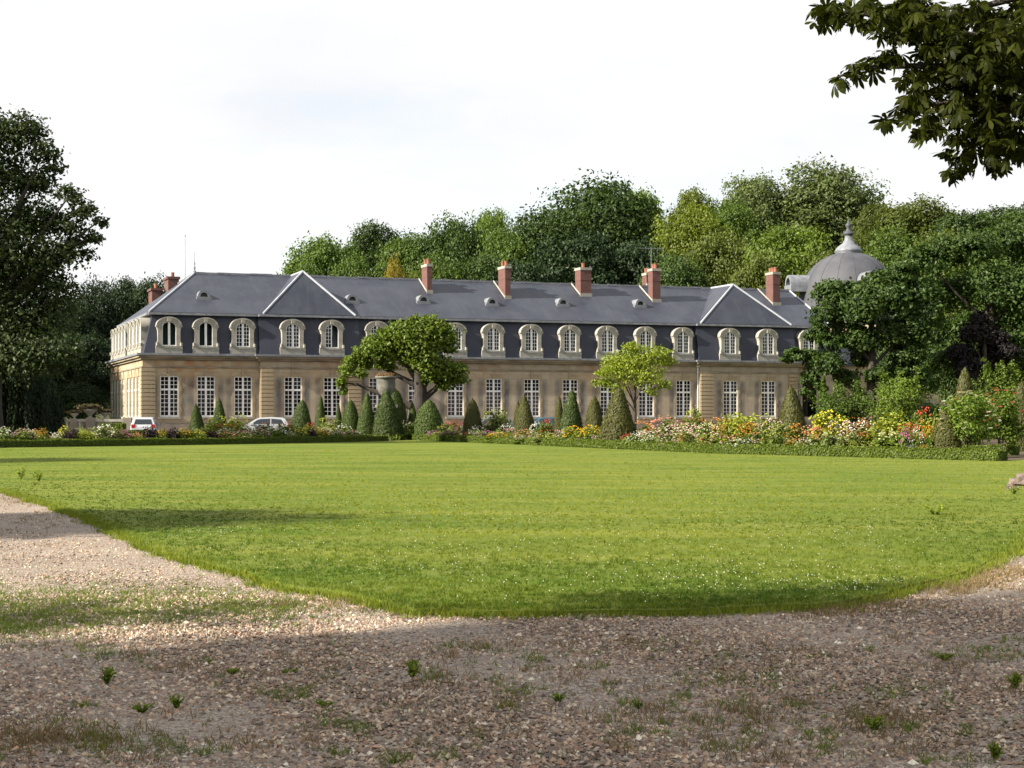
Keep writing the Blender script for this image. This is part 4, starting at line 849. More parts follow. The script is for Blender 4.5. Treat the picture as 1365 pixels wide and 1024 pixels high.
# ================================================================== FLOWERS
def blossom_mat(name, c1, c2, em=0):
    m, t = newmat(name); at = N(t, 'ShaderNodeAttribute', attribute_name='tint'); c = mix(t, at.outputs['Fac'], c1, c2)
    d = N(t, 'ShaderNodeBsdfDiffuse'); t.links.new(c, d.inputs['Color']); tr = N(t, 'ShaderNodeBsdfTranslucent'); t.links.new(c, tr.inputs['Color'])
    ms = N(t, 'ShaderNodeMixShader'); ms.inputs[0].default_value = .3; t.links.new(d.outputs[0], ms.inputs[1]); t.links.new(tr.outputs[0], ms.inputs[2])
    o = N(t, 'ShaderNodeOutputMaterial'); t.links.new(ms.outputs[0], o.inputs['Surface']); return m
BL = {'white': ((.72, .72, .62), (.85, .84, .78)), 'cream': ((.62, .60, .34), (.78, .74, .50)), 'pink': ((.60, .28, .36), (.74, .45, .50)), 'palepink': ((.62, .42, .38), (.78, .60, .56)), 'magenta': ((.45, .08, .34), (.65, .20, .50)),
      'yellow': ((.66, .54, .03), (.80, .68, .10)), 'gold': ((.72, .36, .01), (.85, .52, .03)), 'orange': ((.62, .19, .02), (.75, .32, .06)), 'red': ((.48, .03, .03), (.65, .09, .07)), 'salmon': ((.66, .22, .14), (.78, .38, .26)),
      'rust': ((.28, .09, .03), (.42, .15, .05)), 'purple': ((.02, .008, .014), (.05, .018, .025)), 'violet': ((.25, .16, .42), (.4, .3, .6)), 'lime': ((.30, .36, .04), (.44, .46, .08))}
BL = {k: tuple(tuple(.84 * x + .16 * y for x, y in zip(c, (.22, .24, .10))) for c in v) for k, v in BL.items()}
BM = {k: blossom_mat(k + '_petals', *v) for k, v in BL.items()}
FOL['herb'] = foliage('border_leaves', (.035, .065, .012), (.10, .15, .028), .3); FOL['herb_grey'] = foliage('grey_border_leaves', (.06, .085, .035), (.14, .18, .08), .3); FOL['herb_dark'] = foliage('purple_border_leaves', (.010, .006, .010), (.028, .014, .018), .1, tcol=(1.3, .7, .7))
FOL['herb_lime'] = foliage('lime_border_leaves', (.08, .11, .012), (.20, .24, .03), .35)
PLM = {}
def plant_mesh(form, k):
    g = np.random.default_rng(1000 + 37 * k + len(form)); n = 560
    if form == 'mound': lobes = [(0, 0, .45, .42, .42, .45)] + [(.25 * math.cos(a), .25 * math.sin(a), .42, .26, .26, .36) for a in (0.3, 2.2, 4.3)]
    elif form == 'spike': lobes = [(g.uniform(-.35, .35), g.uniform(-.35, .35), .32, .16, .16, .34) for _ in range(8)]
    else: lobes = [(g.uniform(-.32, .32), g.uniform(-.32, .32), g.uniform(.3, .62), .2, .2, .26) for _ in range(9)]
    V, Fc, T = lobe_leaves(lobes, n, .13, g, cl=8, spread=.3, core=.2); V[:, 2] = np.maximum(V[:, 2], 0)
    m = {'mound': 105, 'spike': 105, 'bush': 64}[form]; c = rand_dirs(m, g, .0 if form != 'spike' else .1)
    P = c * np.array([.47, .47, .5]) * g.uniform(.8, 1.08, (m, 1)) + np.array([0, 0, .47])
    if form == 'spike': P[:, 2] = g.uniform(.45, 1.05, m); P[:, :2] = g.normal(size=(m, 2)) * .26
    s = g.uniform(.018, .042, m); O = np.array([[1, 0, 0], [0, 1, 0], [-1, 0, 0], [0, -1, 0], [0, 0, .8], [0, 0, -.6]])
    Vb = (P[:, None, :] + O[None] * s[:, None, None] * g.uniform(.7, 1.3, (m, 6, 1))).reshape(-1, 3); fo = np.array([[0, 1, 4], [1, 2, 4], [2, 3, 4], [3, 0, 4], [1, 0, 5], [2, 1, 5], [3, 2, 5], [0, 3, 5]])
    Fb = (fo[None] + (np.arange(m) * 6)[:, None, None]).reshape(-1, 3); return (V, Fc, T), (Vb, Fb, np.repeat(g.uniform(0, 1, m), 6))
RAW = {(f, k): plant_mesh(f, k) for f in ('mound', 'spike', 'bush') for k in range(3)}
def get_pm(form, k, fol, col):
    if (form, k, fol) not in PLM: V, Fc, T = RAW[(form, k)][0]; PLM[(form, k, fol)] = np_mesh('foliage', V, Fc, FOL[fol], tint=T)
    if (form, k, col, 'b') not in PLM: V, Fc, T = RAW[(form, k)][1]; PLM[(form, k, col, 'b')] = np_mesh('blossoms', V, Fc, BM[col], tint=T)
    return PLM[(form, k, fol)], PLM[(form, k, col, 'b')]
def clump(px, d, top, w, form, col, label, group, fol='herb', name='flower_clump', cat='flowers'):
    p = W(px, HY, d); H = max(.25, EYE + (HY - top) / F * d - .05) * 1.06; ww = w * d / F * 1.08; k = random.randrange(3); fm_, bm2 = get_pm(form, k, fol, col)
    t = empty(name, (p.x, d, .05), random.uniform(0, 6)); t.scale = (ww, ww, H); link('foliage', fm_, t); link('blossoms', bm2, t); tag(t, label, cat, group); return t
LG, RG = 'flower clumps of the left border', 'flower clumps of the right border'
# (px, offset behind the hedge, top py, width px, form, colour, foliage, label)
LEFT = [(4, 1.5, 570, 22, 'mound', 'white', 'herb', 'white and green flower clump at the left edge of the border'), (30, 1.4, 572, 26, 'mound', 'pink', 'herb', 'pink flower clump near the left edge of the border'), (56, 1.8, 572, 16, 'mound', 'orange', 'herb', 'bright orange flower clump left of the first purple dome'),
 (86, 2.2, 569, 16, 'mound', 'yellow', 'herb', 'yellow flowers rising behind the first purple dome'), (94, 1.2, 572, 19, 'mound', 'purple', 'herb_dark', 'leftmost dark purple-leaved dome in the border'), (112, 1.2, 574, 24, 'mound', 'lime', 'herb_lime', 'yellow-green clump right of the leftmost purple dome'),
 (140, 1.6, 567, 30, 'bush', 'white', 'herb_grey', 'grey-green plant with tiny white flowers under the block hedge'), (164, 1.2, 574, 20, 'mound', 'magenta', 'herb', 'magenta-pink clump below the low dark hedge'), (182, 1.3, 578, 22, 'mound', 'salmon', 'herb', 'low salmon flower clump below the white hatchback'),
 (199, 1.1, 569, 19, 'mound', 'purple', 'herb_dark', 'dark purple-leaved dome right below the white hatchback'), (215, 1.4, 573, 14, 'mound', 'gold', 'herb', 'golden flower clump between two purple domes'), (231, 1.2, 571, 18, 'mound', 'purple', 'herb_dark', 'dark purple dome below the first window'), (245, 1.3, 571, 18, 'mound', 'gold', 'herb', 'gold flower clump left of the pointed yew cone'),
 (263, 1.1, 573, 20, 'mound', 'yellow', 'herb', 'yellow flowers in front of the pointed yew cone'), (280, 1.2, 573, 17, 'mound', 'purple', 'herb_dark', 'dark purple dome right of the pointed yew cone'), (300, 1.2, 575, 24, 'mound', 'salmon', 'herb', 'salmon pink clump right of the last purple dome on the left'),
 (298, 4.5, 564, 24, 'bush', 'red', 'herb', 'red dahlias left of the silver car'), (320, 4.5, 563, 26, 'bush', 'red', 'herb', 'orange-red dahlias in front of the silver car bonnet'), (357, 4.2, 562, 22, 'bush', 'salmon', 'herb', 'salmon dahlias below the silver car doors'), (382, 4.2, 563, 22, 'bush', 'orange', 'herb', 'orange dahlias left of the rounded yew cone'),
 (290, 8, 553, 26, 'bush', 'lime', 'herb', 'round leafy green bush below the third window'), (315, 8, 552, 32, 'bush', 'lime', 'herb', 'larger leafy green bush left of the silver car'), (322, 1.2, 574, 26, 'mound', 'pink', 'herb', 'pink clump in front of the red dahlias'), (346, 1.2, 572, 26, 'mound', 'pink', 'herb', 'soft pink clump below the salmon dahlias'), (368, 1.5, 569, 26, 'bush', 'white', 'herb', 'white flowered plant left of the yellow clump'),
 (401, 1.1, 570, 17, 'mound', 'yellow', 'herb', 'vivid yellow clump in front of the rounded yew cone'), (414, 1.3, 572, 14, 'mound', 'purple', 'herb_dark', 'small dark purple dome right of the vivid yellow clump'), (428, 1.3, 574, 20, 'mound', 'gold', 'herb', 'gold clump right of the small purple dome'), (447, 1.3, 574, 22, 'mound', 'palepink', 'herb', 'pale pink clump under the smallest yew cone'), (458, 2.5, 566, 20, 'bush', 'white', 'herb', 'white dotted plant by the smallest yew cone'),
 (468, 1.2, 573, 20, 'mound', 'pink', 'herb', 'pink clump left of the tall cone by the urn'), (386, 1.2, 577, 20, 'mound', 'palepink', 'herb', 'pale pink clump below the orange dahlias'), (436, 5, 556, 26, 'bush', 'lime', 'herb_grey', 'grey-green bush between the slim cone and the smallest cone'), (415, 4.5, 563, 16, 'bush', 'red', 'herb', 'red flowers between two yew cones')]
for px, off, top, w, fm_, col, fo, lab in LEFT: clump(px, hedge_d(px) + off, top, w * 1.15, fm_, col, lab, LG, fo)
RIGHTP = [(541, 1.6, 562, 22, 'bush', 'cream', 'herb', 'cream rose between the widest cone and the squat dome yew'), (578, 1.0, 574, 18, 'mound', 'magenta', 'herb', 'magenta phlox in front of the squat dome yew'), (597, 1.0, 574, 20, 'mound', 'magenta', 'herb', 'magenta phlox right of the squat dome yew'), (605, 5, 561, 30, 'bush', 'red', 'herb', 'dark red flowers under the french window'),
 (622, 1.2, 577, 22, 'spike', 'rust', 'herb', 'rusty seed heads in front of the lone brown yew'), (636, 3, 568, 22, 'bush', 'white', 'herb_grey', 'white flowers right of the lone brown yew'), (650, 1.6, 575, 24, 'mound', 'magenta', 'herb', 'magenta pink clump behind the orange-gold strip'), (645, 6, 562, 24, 'bush', 'salmon', 'herb', 'salmon dahlias before the grey parked car'), (664, 1.0, 577, 28, 'mound', 'gold', 'herb', 'orange-gold strip of flowers along the hedge'), (640, .9, 581, 18, 'mound', 'white', 'herb', 'low white clump along the hedge left of the gold strip'),
 (660, 8, 545, 34, 'bush', 'lime', 'herb_grey', 'tall feathery green plant against the middle windows'), (675, 4, 566, 24, 'bush', 'white', 'herb', 'white flowered bush left of the dark brown cone'), (716, 4, 563, 18, 'bush', 'white', 'herb', 'white roses right of the dark brown cone'), (729, 4.5, 560, 16, 'bush', 'red', 'herb', 'red roses right of the dark brown cone'), (700, .9, 582, 34, 'spike', 'palepink', 'herb', 'low pinkish clump at the foot of the dark brown cone'), (732, 1.0, 579, 32, 'spike', 'lime', 'herb_grey', 'grey-green grasses left of the golden flowers'),
 (765, 1.6, 569, 30, 'mound', 'gold', 'herb', 'large golden flower clump, left half, along the hedge'), (788, 1.8, 568, 30, 'mound', 'gold', 'herb', 'large golden flower clump, right half, beside the shaggy cone'), (776, .9, 583, 16, 'mound', 'magenta', 'herb', 'pink patch under the golden flowers'), (794, .9, 582, 16, 'spike', 'palepink', 'herb', 'pale feathery patch beside the pink one'),
 (848, 1.0, 577, 22, 'bush', 'white', 'herb', 'white roses at the right foot of the shaggy cone'), (838, 1.4, 578, 18, 'bush', 'red', 'herb', 'dark red flowers at the foot of the shaggy cone'), (868, 1.0, 581, 26, 'mound', 'white', 'herb', 'low white clump along the hedge right of the roses'), (868, 2.5, 571, 26, 'bush', 'salmon', 'herb', 'salmon red flowers behind the white roses'), (856, 9, 560, 30, 'bush', 'orange', 'herb', 'orange dahlias far back under the pale small tree'),
 (893, 1.8, 569, 36, 'spike', 'palepink', 'herb_grey', 'feathery pale pink mass, left part, under the windows'), (921, 1.8, 568, 36, 'spike', 'palepink', 'herb_grey', 'feathery pale pink mass, right part, under the windows'), (893, .8, 586, 26, 'bush', 'palepink', 'herb', 'pale pink edging clump along the hedge'), (912, .9, 578, 16, 'mound', 'red', 'herb', 'red poppy-like flowers within the pale pink mass'), (944, 4, 563, 28, 'bush', 'cream', 'herb', 'cream hydrangea heads right of the pink mass'),
 (940, .8, 583, 24, 'bush', 'salmon', 'herb', 'salmon clump at the hedge below the cream hydrangea'), (958, 1.5, 568, 24, 'spike', 'rust', 'herb', 'rust red plumes left of the yellow-green bush'), (984, 3.0, 553, 46, 'mound', 'lime', 'herb_lime', 'yellow-green flowering bush under the right pavilion windows'), (996, 1.4, 568, 24, 'spike', 'orange', 'herb', 'orange plumes in front of the yellow-green bush'), (1012, 3, 566, 18, 'bush', 'palepink', 'herb', 'pale pink phlox right of the yellow-green bush'),
 (990, .8, 586, 34, 'spike', 'white', 'herb_grey', 'whitish grassy clump along the hedge under the orange plumes'), (1032, 1.6, 569, 30, 'spike', 'lime', 'herb', 'green sword-leaved clump left of the big right cone'), (1085, 1.4, 571, 32, 'spike', 'salmon', 'herb', 'salmon red plumes right of the big right cone'), (1074, .9, 585, 24, 'bush', 'white', 'herb', 'small white roses at the foot of the big right cone'), (1105, 2.8, 550, 44, 'mound', 'yellow', 'herb_lime', 'rounded bright yellow bush right of the big right cone'),
 (1126, 1.2, 566, 40, 'spike', 'palepink', 'herb_grey', 'pale pink feathery clump in front of the bright yellow bush'), (1152, 2.0, 562, 34, 'spike', 'rust', 'herb', 'brownish red plumes right of the pale pink feathers'), (1140, .9, 590, 24, 'spike', 'lime', 'herb', 'green grassy clump at the hedge under the pink feathers'), (1188, 2.4, 553, 50, 'mound', 'lime', 'herb_lime', 'tall yellow-flowered bush in the middle of the right border'), (1186, 1.0, 575, 34, 'bush', 'cream', 'herb', 'cream dotted clump below the tall yellow bush'),
 (1168, .9, 588, 16, 'mound', 'yellow', 'herb', 'small yellow clump at the hedge below the cream one'), (1212, 1.6, 569, 24, 'spike', 'red', 'herb', 'red plumes right of the tall yellow bush'), (1208, 1.2, 572, 16, 'mound', 'magenta', 'herb', 'rose red flower heads among the red plumes'), (1222, 1.4, 571, 18, 'bush', 'white', 'herb', 'creamy white flower heads right of the rose red ones'), (1236, 2.0, 572, 24, 'spike', 'orange', 'herb', 'orange-green clump left of the stout cone'),
 (1214, .8, 594, 14, 'mound', 'violet', 'herb', 'small violet clump at the hedge'), (1231, .8, 594, 16, 'mound', 'orange', 'herb', 'small orange clump next to the violet one'), (1243, 3.5, 556, 34, 'bush', 'lime', 'herb_lime', 'lime green bush left of the white rose bush'), (1232, 7, 545, 26, 'bush', 'red', 'herb', 'red flowered planting at the foot of the shrub row'), (1150, 6, 560, 40, 'bush', 'white', 'herb_grey', 'grey-green feathery plants behind the pink feathers'), (1060, 5, 566, 26, 'bush', 'orange', 'herb', 'orange flowers half behind the big right cone'),
 (925, 12, 556, 40, 'bush', 'rust', 'herb', 'reddish planting at the foot of the wall right of the pale small tree'), (885, 12, 556, 40, 'bush', 'salmon', 'herb', 'salmon planting at the foot of the wall behind the pink mass'), (960, 12, 558, 40, 'bush', 'orange', 'herb', 'orange planting under the drainpipe'), (925, 14, 543, 22, 'bush', 'lime', 'herb', 'small round green bush before the window by the drainpipe'), (1010, 10, 553, 50, 'bush', 'lime', 'herb_grey', 'grey-green bushes under the right pavilion windows'), (1030, 6, 559, 36, 'bush', 'palepink', 'herb_grey', 'grey-pink planting left of the big right cone')]
for px, off, top, w, fm_, col, fo, lab in RIGHTP: clump(px, hedge_d(px) + off, top, w * 1.15, fm_, col, lab, RG, fo)
# filler clumps nobody could tell apart
fill_cols = ['white', 'pink', 'salmon', 'lime', 'palepink', 'pink', 'lime']
def fill_pick(side):
    f, c = random.choice(['mound', 'bush', 'spike']), random.choice(fill_cols); cn = {'lime': 'yellow-green', 'palepink': 'pale pink', 'salmon': 'salmon pink', 'cream': 'cream'}.get(c, c)
    return f, c, 'low %s filler plant with small %s flowers in the %s border' % ({'mound': 'rounded', 'bush': 'loose', 'spike': 'spiky'}[f], cn, side)
for k in range(46):
    px = -40 + 520 * (k + random.random()) / 46; off = random.uniform(1.6, 5.5); d = hedge_d(px) + off
    clump(px, d, 556 + F * (EYE - random.uniform(.55, .95)) / d, random.uniform(18, 30), *(fc := fill_pick('left')), 'low filler plants of the left border', random.choice(['herb', 'herb', 'herb_grey', 'herb_lime']), 'border_plant')
for k in range(60):
    px = 545 + 720 * (k + random.random()) / 60; off = random.uniform(1.6, 6.5); d = hedge_d(px) + off
    clump(px, d, 556 + F * (EYE - random.uniform(.5, .95)) / d, random.uniform(24, 40), *(fc := fill_pick('right')), 'low filler plants of the right border', random.choice(['herb', 'herb', 'herb_grey', 'herb_lime']), 'border_plant')
# rose bushes with single large blooms
def rose(label, px, top, w, d, cols, seed):
    g = np.random.default_rng(seed); c = W(px, HY, d); c.z = .05; H = EYE + (HY - top) / F * d; Rw = w * d / F / 2; lobes = []
    for k in range(14): a = g.uniform(0, 6.28); q = g.uniform(.2, .7) * Rw; lobes.append((q * math.cos(a), q * math.sin(a), H * g.uniform(.3, .82), Rw * .34, Rw * .34, H * .16))
    t = empty('rose_bush', c); tag(t, label, 'rose bush', 'rose bushes at the right end of the border'); link('foliage', crown_mesh('foliage', lobes, 4200, .12, FOL['light'], g, spread=.3, cl=10), t)
    tb = MB(); limbs(tb, (0, 0, 0), (0, 0, H * .7), .035, [l[:3] for l in lobes], g, 6); link('stem', tb.mesh('stem', M['bark']), t)
    for col, m in cols:
        bmb = MB()
        for _ in range(m):
            u = rand_dirs(1, g, -.25)[0]; p = np.array([u[0] * Rw * .98, u[1] * Rw * .98, H * .55 + u[2] * H * .47]); r = g.uniform(.05, .085)
            for q in range(6):
                a = q * 1.05; o = np.array([math.cos(a), math.sin(a), .25]) * r * .9; tn = np.array([-math.sin(a), math.cos(a), 0]) * r * .6; bmb.quad(p, p + o * .6 + tn, p + o * 1.3 + np.array([0, 0, r * .4]), p + o * .6 - tn)
            bmb.lathe([(r * .35, p[2]), (r * .5, p[2] + r * .3), (r * .2, p[2] + r * .6)], 6, 0, p[0], p[1])
        me = bmb.mesh('blossoms', BM[col]); link('blossoms', me, t)
rose('tall rose bush with creamy white blooms at the right end of the hedge', 1290, 525, 84, 62.5, [('cream', 46), ('white', 18), ('salmon', 6)], 81)
rose('tall rose bush with red and pink blooms next to the white one', 1336, 520, 66, 65.5, [('salmon', 16), ('red', 14), ('pink', 8)], 82)
# low ground cover in the beds
g = np.random.default_rng(55); n = 16000; px = g.uniform(-40, 1310, n); dd = np.interp(px, hp, hd) + .6 + g.uniform(0, 1, n) ** 1.3 * 9; P = np.stack([(px - CX) / F * dd, dd, .06 + g.uniform(0, .34, n)], 1)
Vg, Fg = cards(P, unit(g.normal(size=(n, 3)) + np.array([0, -.2, 1.0])), np.full(n, .2), g); tag(link('ground_cover', np_mesh('ground_cover', Vg, Fg, FOL['herb'], tint=np.repeat(g.uniform(0, 1, n), 4))), 'low green ground cover between the flower clumps', 'ground cover', kind='stuff')
# ================================================================== URN, BALUSTRADE
p = W(515, HY, 113.5); t = empty('stone_urn', (p.x, 113.5, .05), R(12)); tag(t, 'large stone urn with mossy planting on a tall pedestal behind the yew cones', 'urn')
mb = MB(); mb.box(-.75, .75, -.75, .75, 0, .35); mb.box(-.58, .58, -.58, .58, .35, 2.2); mb.box(-.7, .7, -.7, .7, 2.2, 2.4); mb.build('pedestal', M['urn'], t)
mb = MB(); mb.lathe([(.4, 2.4), (.4, 2.5), (.22, 2.65), (.2, 2.85), (.34, 3.0), (.36, 3.08), (.55, 3.3), (.62, 3.7), (.6, 4.1), (.66, 4.18), (.78, 4.25), (.78, 4.35), (.6, 4.36)], 28); mb.build('bowl', M['urn'], t, smooth=True)
link('planting', crown_mesh('planting', [(0, 0, 4.4, .62, .62, .2), (-.3, 0, 4.42, .3, .3, .18)], 500, .12, foliage('rusty_sedum', (.09, .075, .02), (.26, .13, .07), .2, tcol=(1.2, .9, .5)), np.random.default_rng(9), cl=6), t)
bal = empty('balustrade', (W(104, HY, 119).x, 119, .05), R(6)); tag(bal, 'stone balustrade with turned posts below the dark trees left of the house', 'balustrade')
mb = MB(); mb.box(-3.2, 3.4, -.2, .2, 0, .28); mb.build('base', M['plinth'], bal); mb = MB(); mb.box(-3.2, 3.4, -.2, .2, 1.22, 1.4); mb.build('rail', M['stone'], bal)
mb = MB(); mb.lathe([(.09, .28), (.09, .36), (.05, .42), (.12, .62), (.11, .72), (.05, .98), (.09, 1.1), (.09, 1.22)], 10); bme = mb.mesh('baluster', M['stone']); mb = MB(); mb.box(-.3, .3, -.28, .28, 0, 1.5); pme = mb.mesh('pier', M['plinth'])
piers = (-3.3, -1.2, .9, 3.5)
for x in piers: link('pier', pme, bal, loc=(x, 0, 0))
for k in range(22):
    x = -3.05 + k * .3
    if min(abs(x - q) for q in piers) > .38: link('baluster', bme, bal, loc=(x, 0, 0))
tan = foliage('tan_planting', (.07, .055, .025), (.17, .14, .07), .2, tcol=(1.1, 1, .6))
mb = MB(); mb.lathe([(.2, 0), (.2, .06), (.08, .15), (.1, .25), (.32, .5), (.38, .62), (.3, .62)], 18); ub = mb.mesh('bowl', M['stone'], True)
ufm = crown_mesh('planting', [(0, 0, .72, .5, .45, .2)], 420, .16, tan, np.random.default_rng(4), cl=8)
for px, d, s, lab in ((99, 119, .9, 'smallest stone urn with tan planting above the left of the balustrade'), (120, 121, 1.5, 'widest stone urn with tan planting above the middle of the balustrade'), (140, 121.5, 1.0, 'stone urn with sparse planting nearest the side of the house')):
    q = W(px, HY, d); t = empty('planted_urn', (q.x, d, 1.43)); t.scale = (s, s, s * .8); tag(t, lab, 'urn', 'planted urns above the balustrade'); link('bowl', ub, t); link('planting', ufm, t)
    mb = MB(); mb.box(-.28, .28, -.28, .28, -1.43 / (s * .8), 0.0); mb.build('pedestal', M['plinth'], t)
# ================================================================== CARS
PAINT = {k: finish(*newmat(k + '_paint'), c, .25, .6) for k, c in (('white', (.40, .41, .44)), ('silver', (.36, .38, .40)), ('grey', (.10, .11, .13)), ('blue', (.04, .09, .13)))}
M['carglass'] = finish(*newmat('car_glass'), (.02, .025, .03), .06, .6); M['tyre'] = finish(*newmat('tyre_rubber'), (.02, .02, .02), .9, .2); M['tail'] = finish(*newmat('tail_light'), (.35, .01, .015), .2, .5); M['lamp'] = finish(*newmat('head_light'), (.7, .72, .74), .1, .6); M['rim'] = finish(*newmat('wheel_rim'), (.45, .46, .48), .3, .6, metallic=.6)
def car(label, loc, rz, paint):
    """hatchback about 4 m long, front towards +x"""
    t = empty('parked_car', loc, rz); tag(t, label, 'car', 'cars parked in front of the house')
    prof = [(-1.95, .30), (-2.0, .55), (-1.97, .85), (-1.86, 1.02), (-1.62, 1.40), (-1.35, 1.49), (-.6, 1.53), (.15, 1.49), (.45, 1.40), (1.05, 1.02), (1.75, .86), (1.97, .70), (2.0, .45), (1.95, .28)]
    def hw(z): return .85 if z < .95 else .85 - (z - .95) * .36
    mb = MB(); n = len(prof); rows = []
    for s, inset in ((-1, .0), (-1, -.06), (1, -.06), (1, .0)):
        cx_, cz_ = 0, .8; k_ = .97 if inset == 0 else 1.0; rows.append([(cx_ + (x - cx_) * k_, s * (hw(z) + (inset if inset else 0)), cz_ + (z - cz_) * k_) for x, z in prof])
    V = [p for r in rows for p in r]; fs = []
    for r in range(3):
        for k in range(n): fs.append((r * n + k, r * n + (k + 1) % n, (r + 1) * n + (k + 1) % n, (r + 1) * n + k))
    fs += [tuple(range(n))[::-1], tuple(range(3 * n, 4 * n))]; mb.add(V, fs); mb.box(-2.04, -1.9, -.74, .74, .34, .56); mb.box(1.88, 2.04, -.74, .74, .30, .54); mb.build('body', PAINT[paint], t)
    for s in (-1, 1):
        for pts in (((-1.52, 1.06), (-1.32, 1.36), (-.62, 1.42), (-.62, 1.04)), ((-.54, 1.04), (-.54, 1.42), (.12, 1.39), (.36, 1.33), (.82, 1.03))):
            mb = MB(); q = [(x, s * (hw(z) + .008), z) for x, z in pts]; mb.prism(q, (0, -s * .02, 0)); mb.build('side_window', M['carglass'], t)
        mb = MB(); mb.box(-1.99, -1.86, min(s * .55, s * .80), max(s * .55, s * .80), .78, 1.02); mb.build('tail_light', M['tail'], t)
        mb = MB(); mb.box(1.72, 1.965, min(s * .5, s * .8), max(s * .5, s * .8), .66, .80); mb.build('headlight', M['lamp'], t)
        mb = MB(); mb.box(.62, .80, min(s * .86, s * 1.0), max(s * .86, s * 1.0), .98, 1.10); mb.build('mirror', PAINT[paint], t)
    mb = MB(); mb.prism([(-1.865, -.62, 1.03), (-1.865, .62, 1.03), (-1.655, .52, 1.37), (-1.655, -.52, 1.37)], (-.015, 0, .012)); mb.build('rear_window', M['carglass'], t)
    mb = MB(); mb.prism([(.50, -.56, 1.385), (.50, .56, 1.385), (1.03, .68, 1.045), (1.03, -.68, 1.045)], (.012, 0, .015)); mb.build('windscreen', M['carglass'], t)
    mb = MB(); mb.box(-2.06, -2.041, -.26, .26, .60, .71); mb.build('number_plate', M['white'], t)
    for x in (-1.25, 1.25):
        for s in (-1, 1):
            mb = MB(); mb.tube([(x, s * .68, .31), (x, s * .87, .31)], .31, 20); w_ = mb.build('wheel', M['tyre'], t); mb = MB(); mb.tube([(x, s * .872, .31), (x, s * .885, .31)], .19, 14); mb.build('rim', M['rim'], w_)
q = W(193, HY, 116.5); car('small white hatchback seen from behind at the left corner of the house', (q.x, 116.5, .065), R(99), 'white')
q = W(350, HY, 118.0); car('silver hatchback seen from the side, half hidden by dahlias', (q.x, 118.0, .065), R(188), 'silver')
q = W(650, HY, 126.0); car('dark grey car almost hidden behind flowers under the middle windows', (q.x, 126, .065), R(198), 'grey')
q = W(722, HY, 128.0); car('dark blue car almost hidden right of the dark brown cone', (q.x, 128, .065), R(196), 'blue')
# ================================================================== CHESTNUT BRANCH
def palm_leaf(seed):
    g = np.random.default_rng(seed); V, T = [], []; fs = []; n = 7 if seed % 3 else 5; b0 = []
    for k in range(n):
        a = (k - (n - 1) / 2) * (R(250) / n); ln = (1.0 - .33 * abs(k - (n - 1) / 2) / (n / 2)) * g.uniform(.9, 1.08); dr = g.uniform(.4, .95); t = np.array([math.cos(a), math.sin(a), 0]); s = np.array([-math.sin(a), math.cos(a), 0]); b = len(V)
        for (f, w) in ((.06, .0), (.4, .10), (.7, .17), (.86, .12), (1.0, .0)):
            z = -dr * f * f * ln; c = t * f * ln + np.array([0, 0, z])
            V += [c + s * w - np.array([0, 0, w * .25]), c - s * w - np.array([0, 0, w * .25])]
        for q in range(4): fs.append((b + 2 * q, b + 2 * q + 1, b + 2 * q + 3, b + 2 * q + 2))
        T += [g.uniform(.0, 1.0)] * 10
    st = len(V); V += [np.array([-.55, .012, -.05]), np.array([-.55, -.012, -.05]), np.array([.06, -.012, 0]), np.array([.06, .012, 0])]; fs.append((st, st + 1, st + 2, st + 3)); T += [.5] * 4
    return np.array(V), np.array(fs), np.array(T)
LV = [palm_leaf(k) for k in range(5)]; LMe = [np_mesh('leaf', V, fs, FOL['chestnut'], tint=T) for V, fs, T in LV]
D_ = 22.0
CH = [(1095, 20, 16), (1118, 12, 18), (1150, 12, 22), (1180, 28, 26), (1215, 22, 32), (1250, 35, 38), (1295, 40, 42), (1340, 45, 40), (1290, 85, 34), (1330, 100, 40), (1250, 80, 26), (1272, 120, 28), (1215, 100, 16), (1165, 85, 13), (1140, 92, 11), (1118, 108, 8), (1190, 72, 14),
      (1225, 130, 18), (1205, 148, 14), (1182, 158, 8), (1246, 160, 18), (1300, 150, 34), (1345, 150, 36), (1310, 185, 26), (1350, 195, 22), (1290, 210, 15), (1268, 226, 9), (1330, 215, 15), (1225, 178, 8), (1360, 60, 30), (1262, 200, 7), (1275, 178, 12)]
OFFP = [(1420, 40, 80), (1450, 130, 80), (1500, 60, 120), (1480, 220, 90), (1560, 160, 130), (1420, -60, 90), (1300, -60, 70), (1220, -50, 50), (1560, 300, 110), (1640, 40, 130), (1520, -100, 140)]
chest = empty('chestnut_tree', (W(1660, HY, 23).x, 23, 0)); tag(chest, 'horse chestnut whose leafy branches hang into the upper right corner', 'tree')
g = np.random.default_rng(77); items = []
for (px, py, r), inview in [(l, True) for l in CH] + [(l, False) for l in OFFP]:
    n = int((r * r * math.pi) / (46 if inview else 240)) + 3
    for _ in range(n):
        a = g.uniform(0, 6.28); q = math.sqrt(g.uniform(0, 1)) * r; p = W(px + q * math.cos(a), py + q * math.sin(a) * .9, D_ + g.normal() * (.5 + r * .018))
        items.append((p, g.uniform(0, 5), g.normal() * .5, g.normal() * .5 + .25, g.uniform(0, 6.28), g.uniform(.135, .195), inview, q / r))
inv = [i_ for i_ in items if i_[6]]; inv.sort(key=lambda i_: (i_[0].z - i_[0].x * .55)); ind = set(id(i_) for i_ in inv[:290])   # the leaves that hang clear at the fringe
co = chest.location; restV, restF, restT = [], [], []; nb = 0
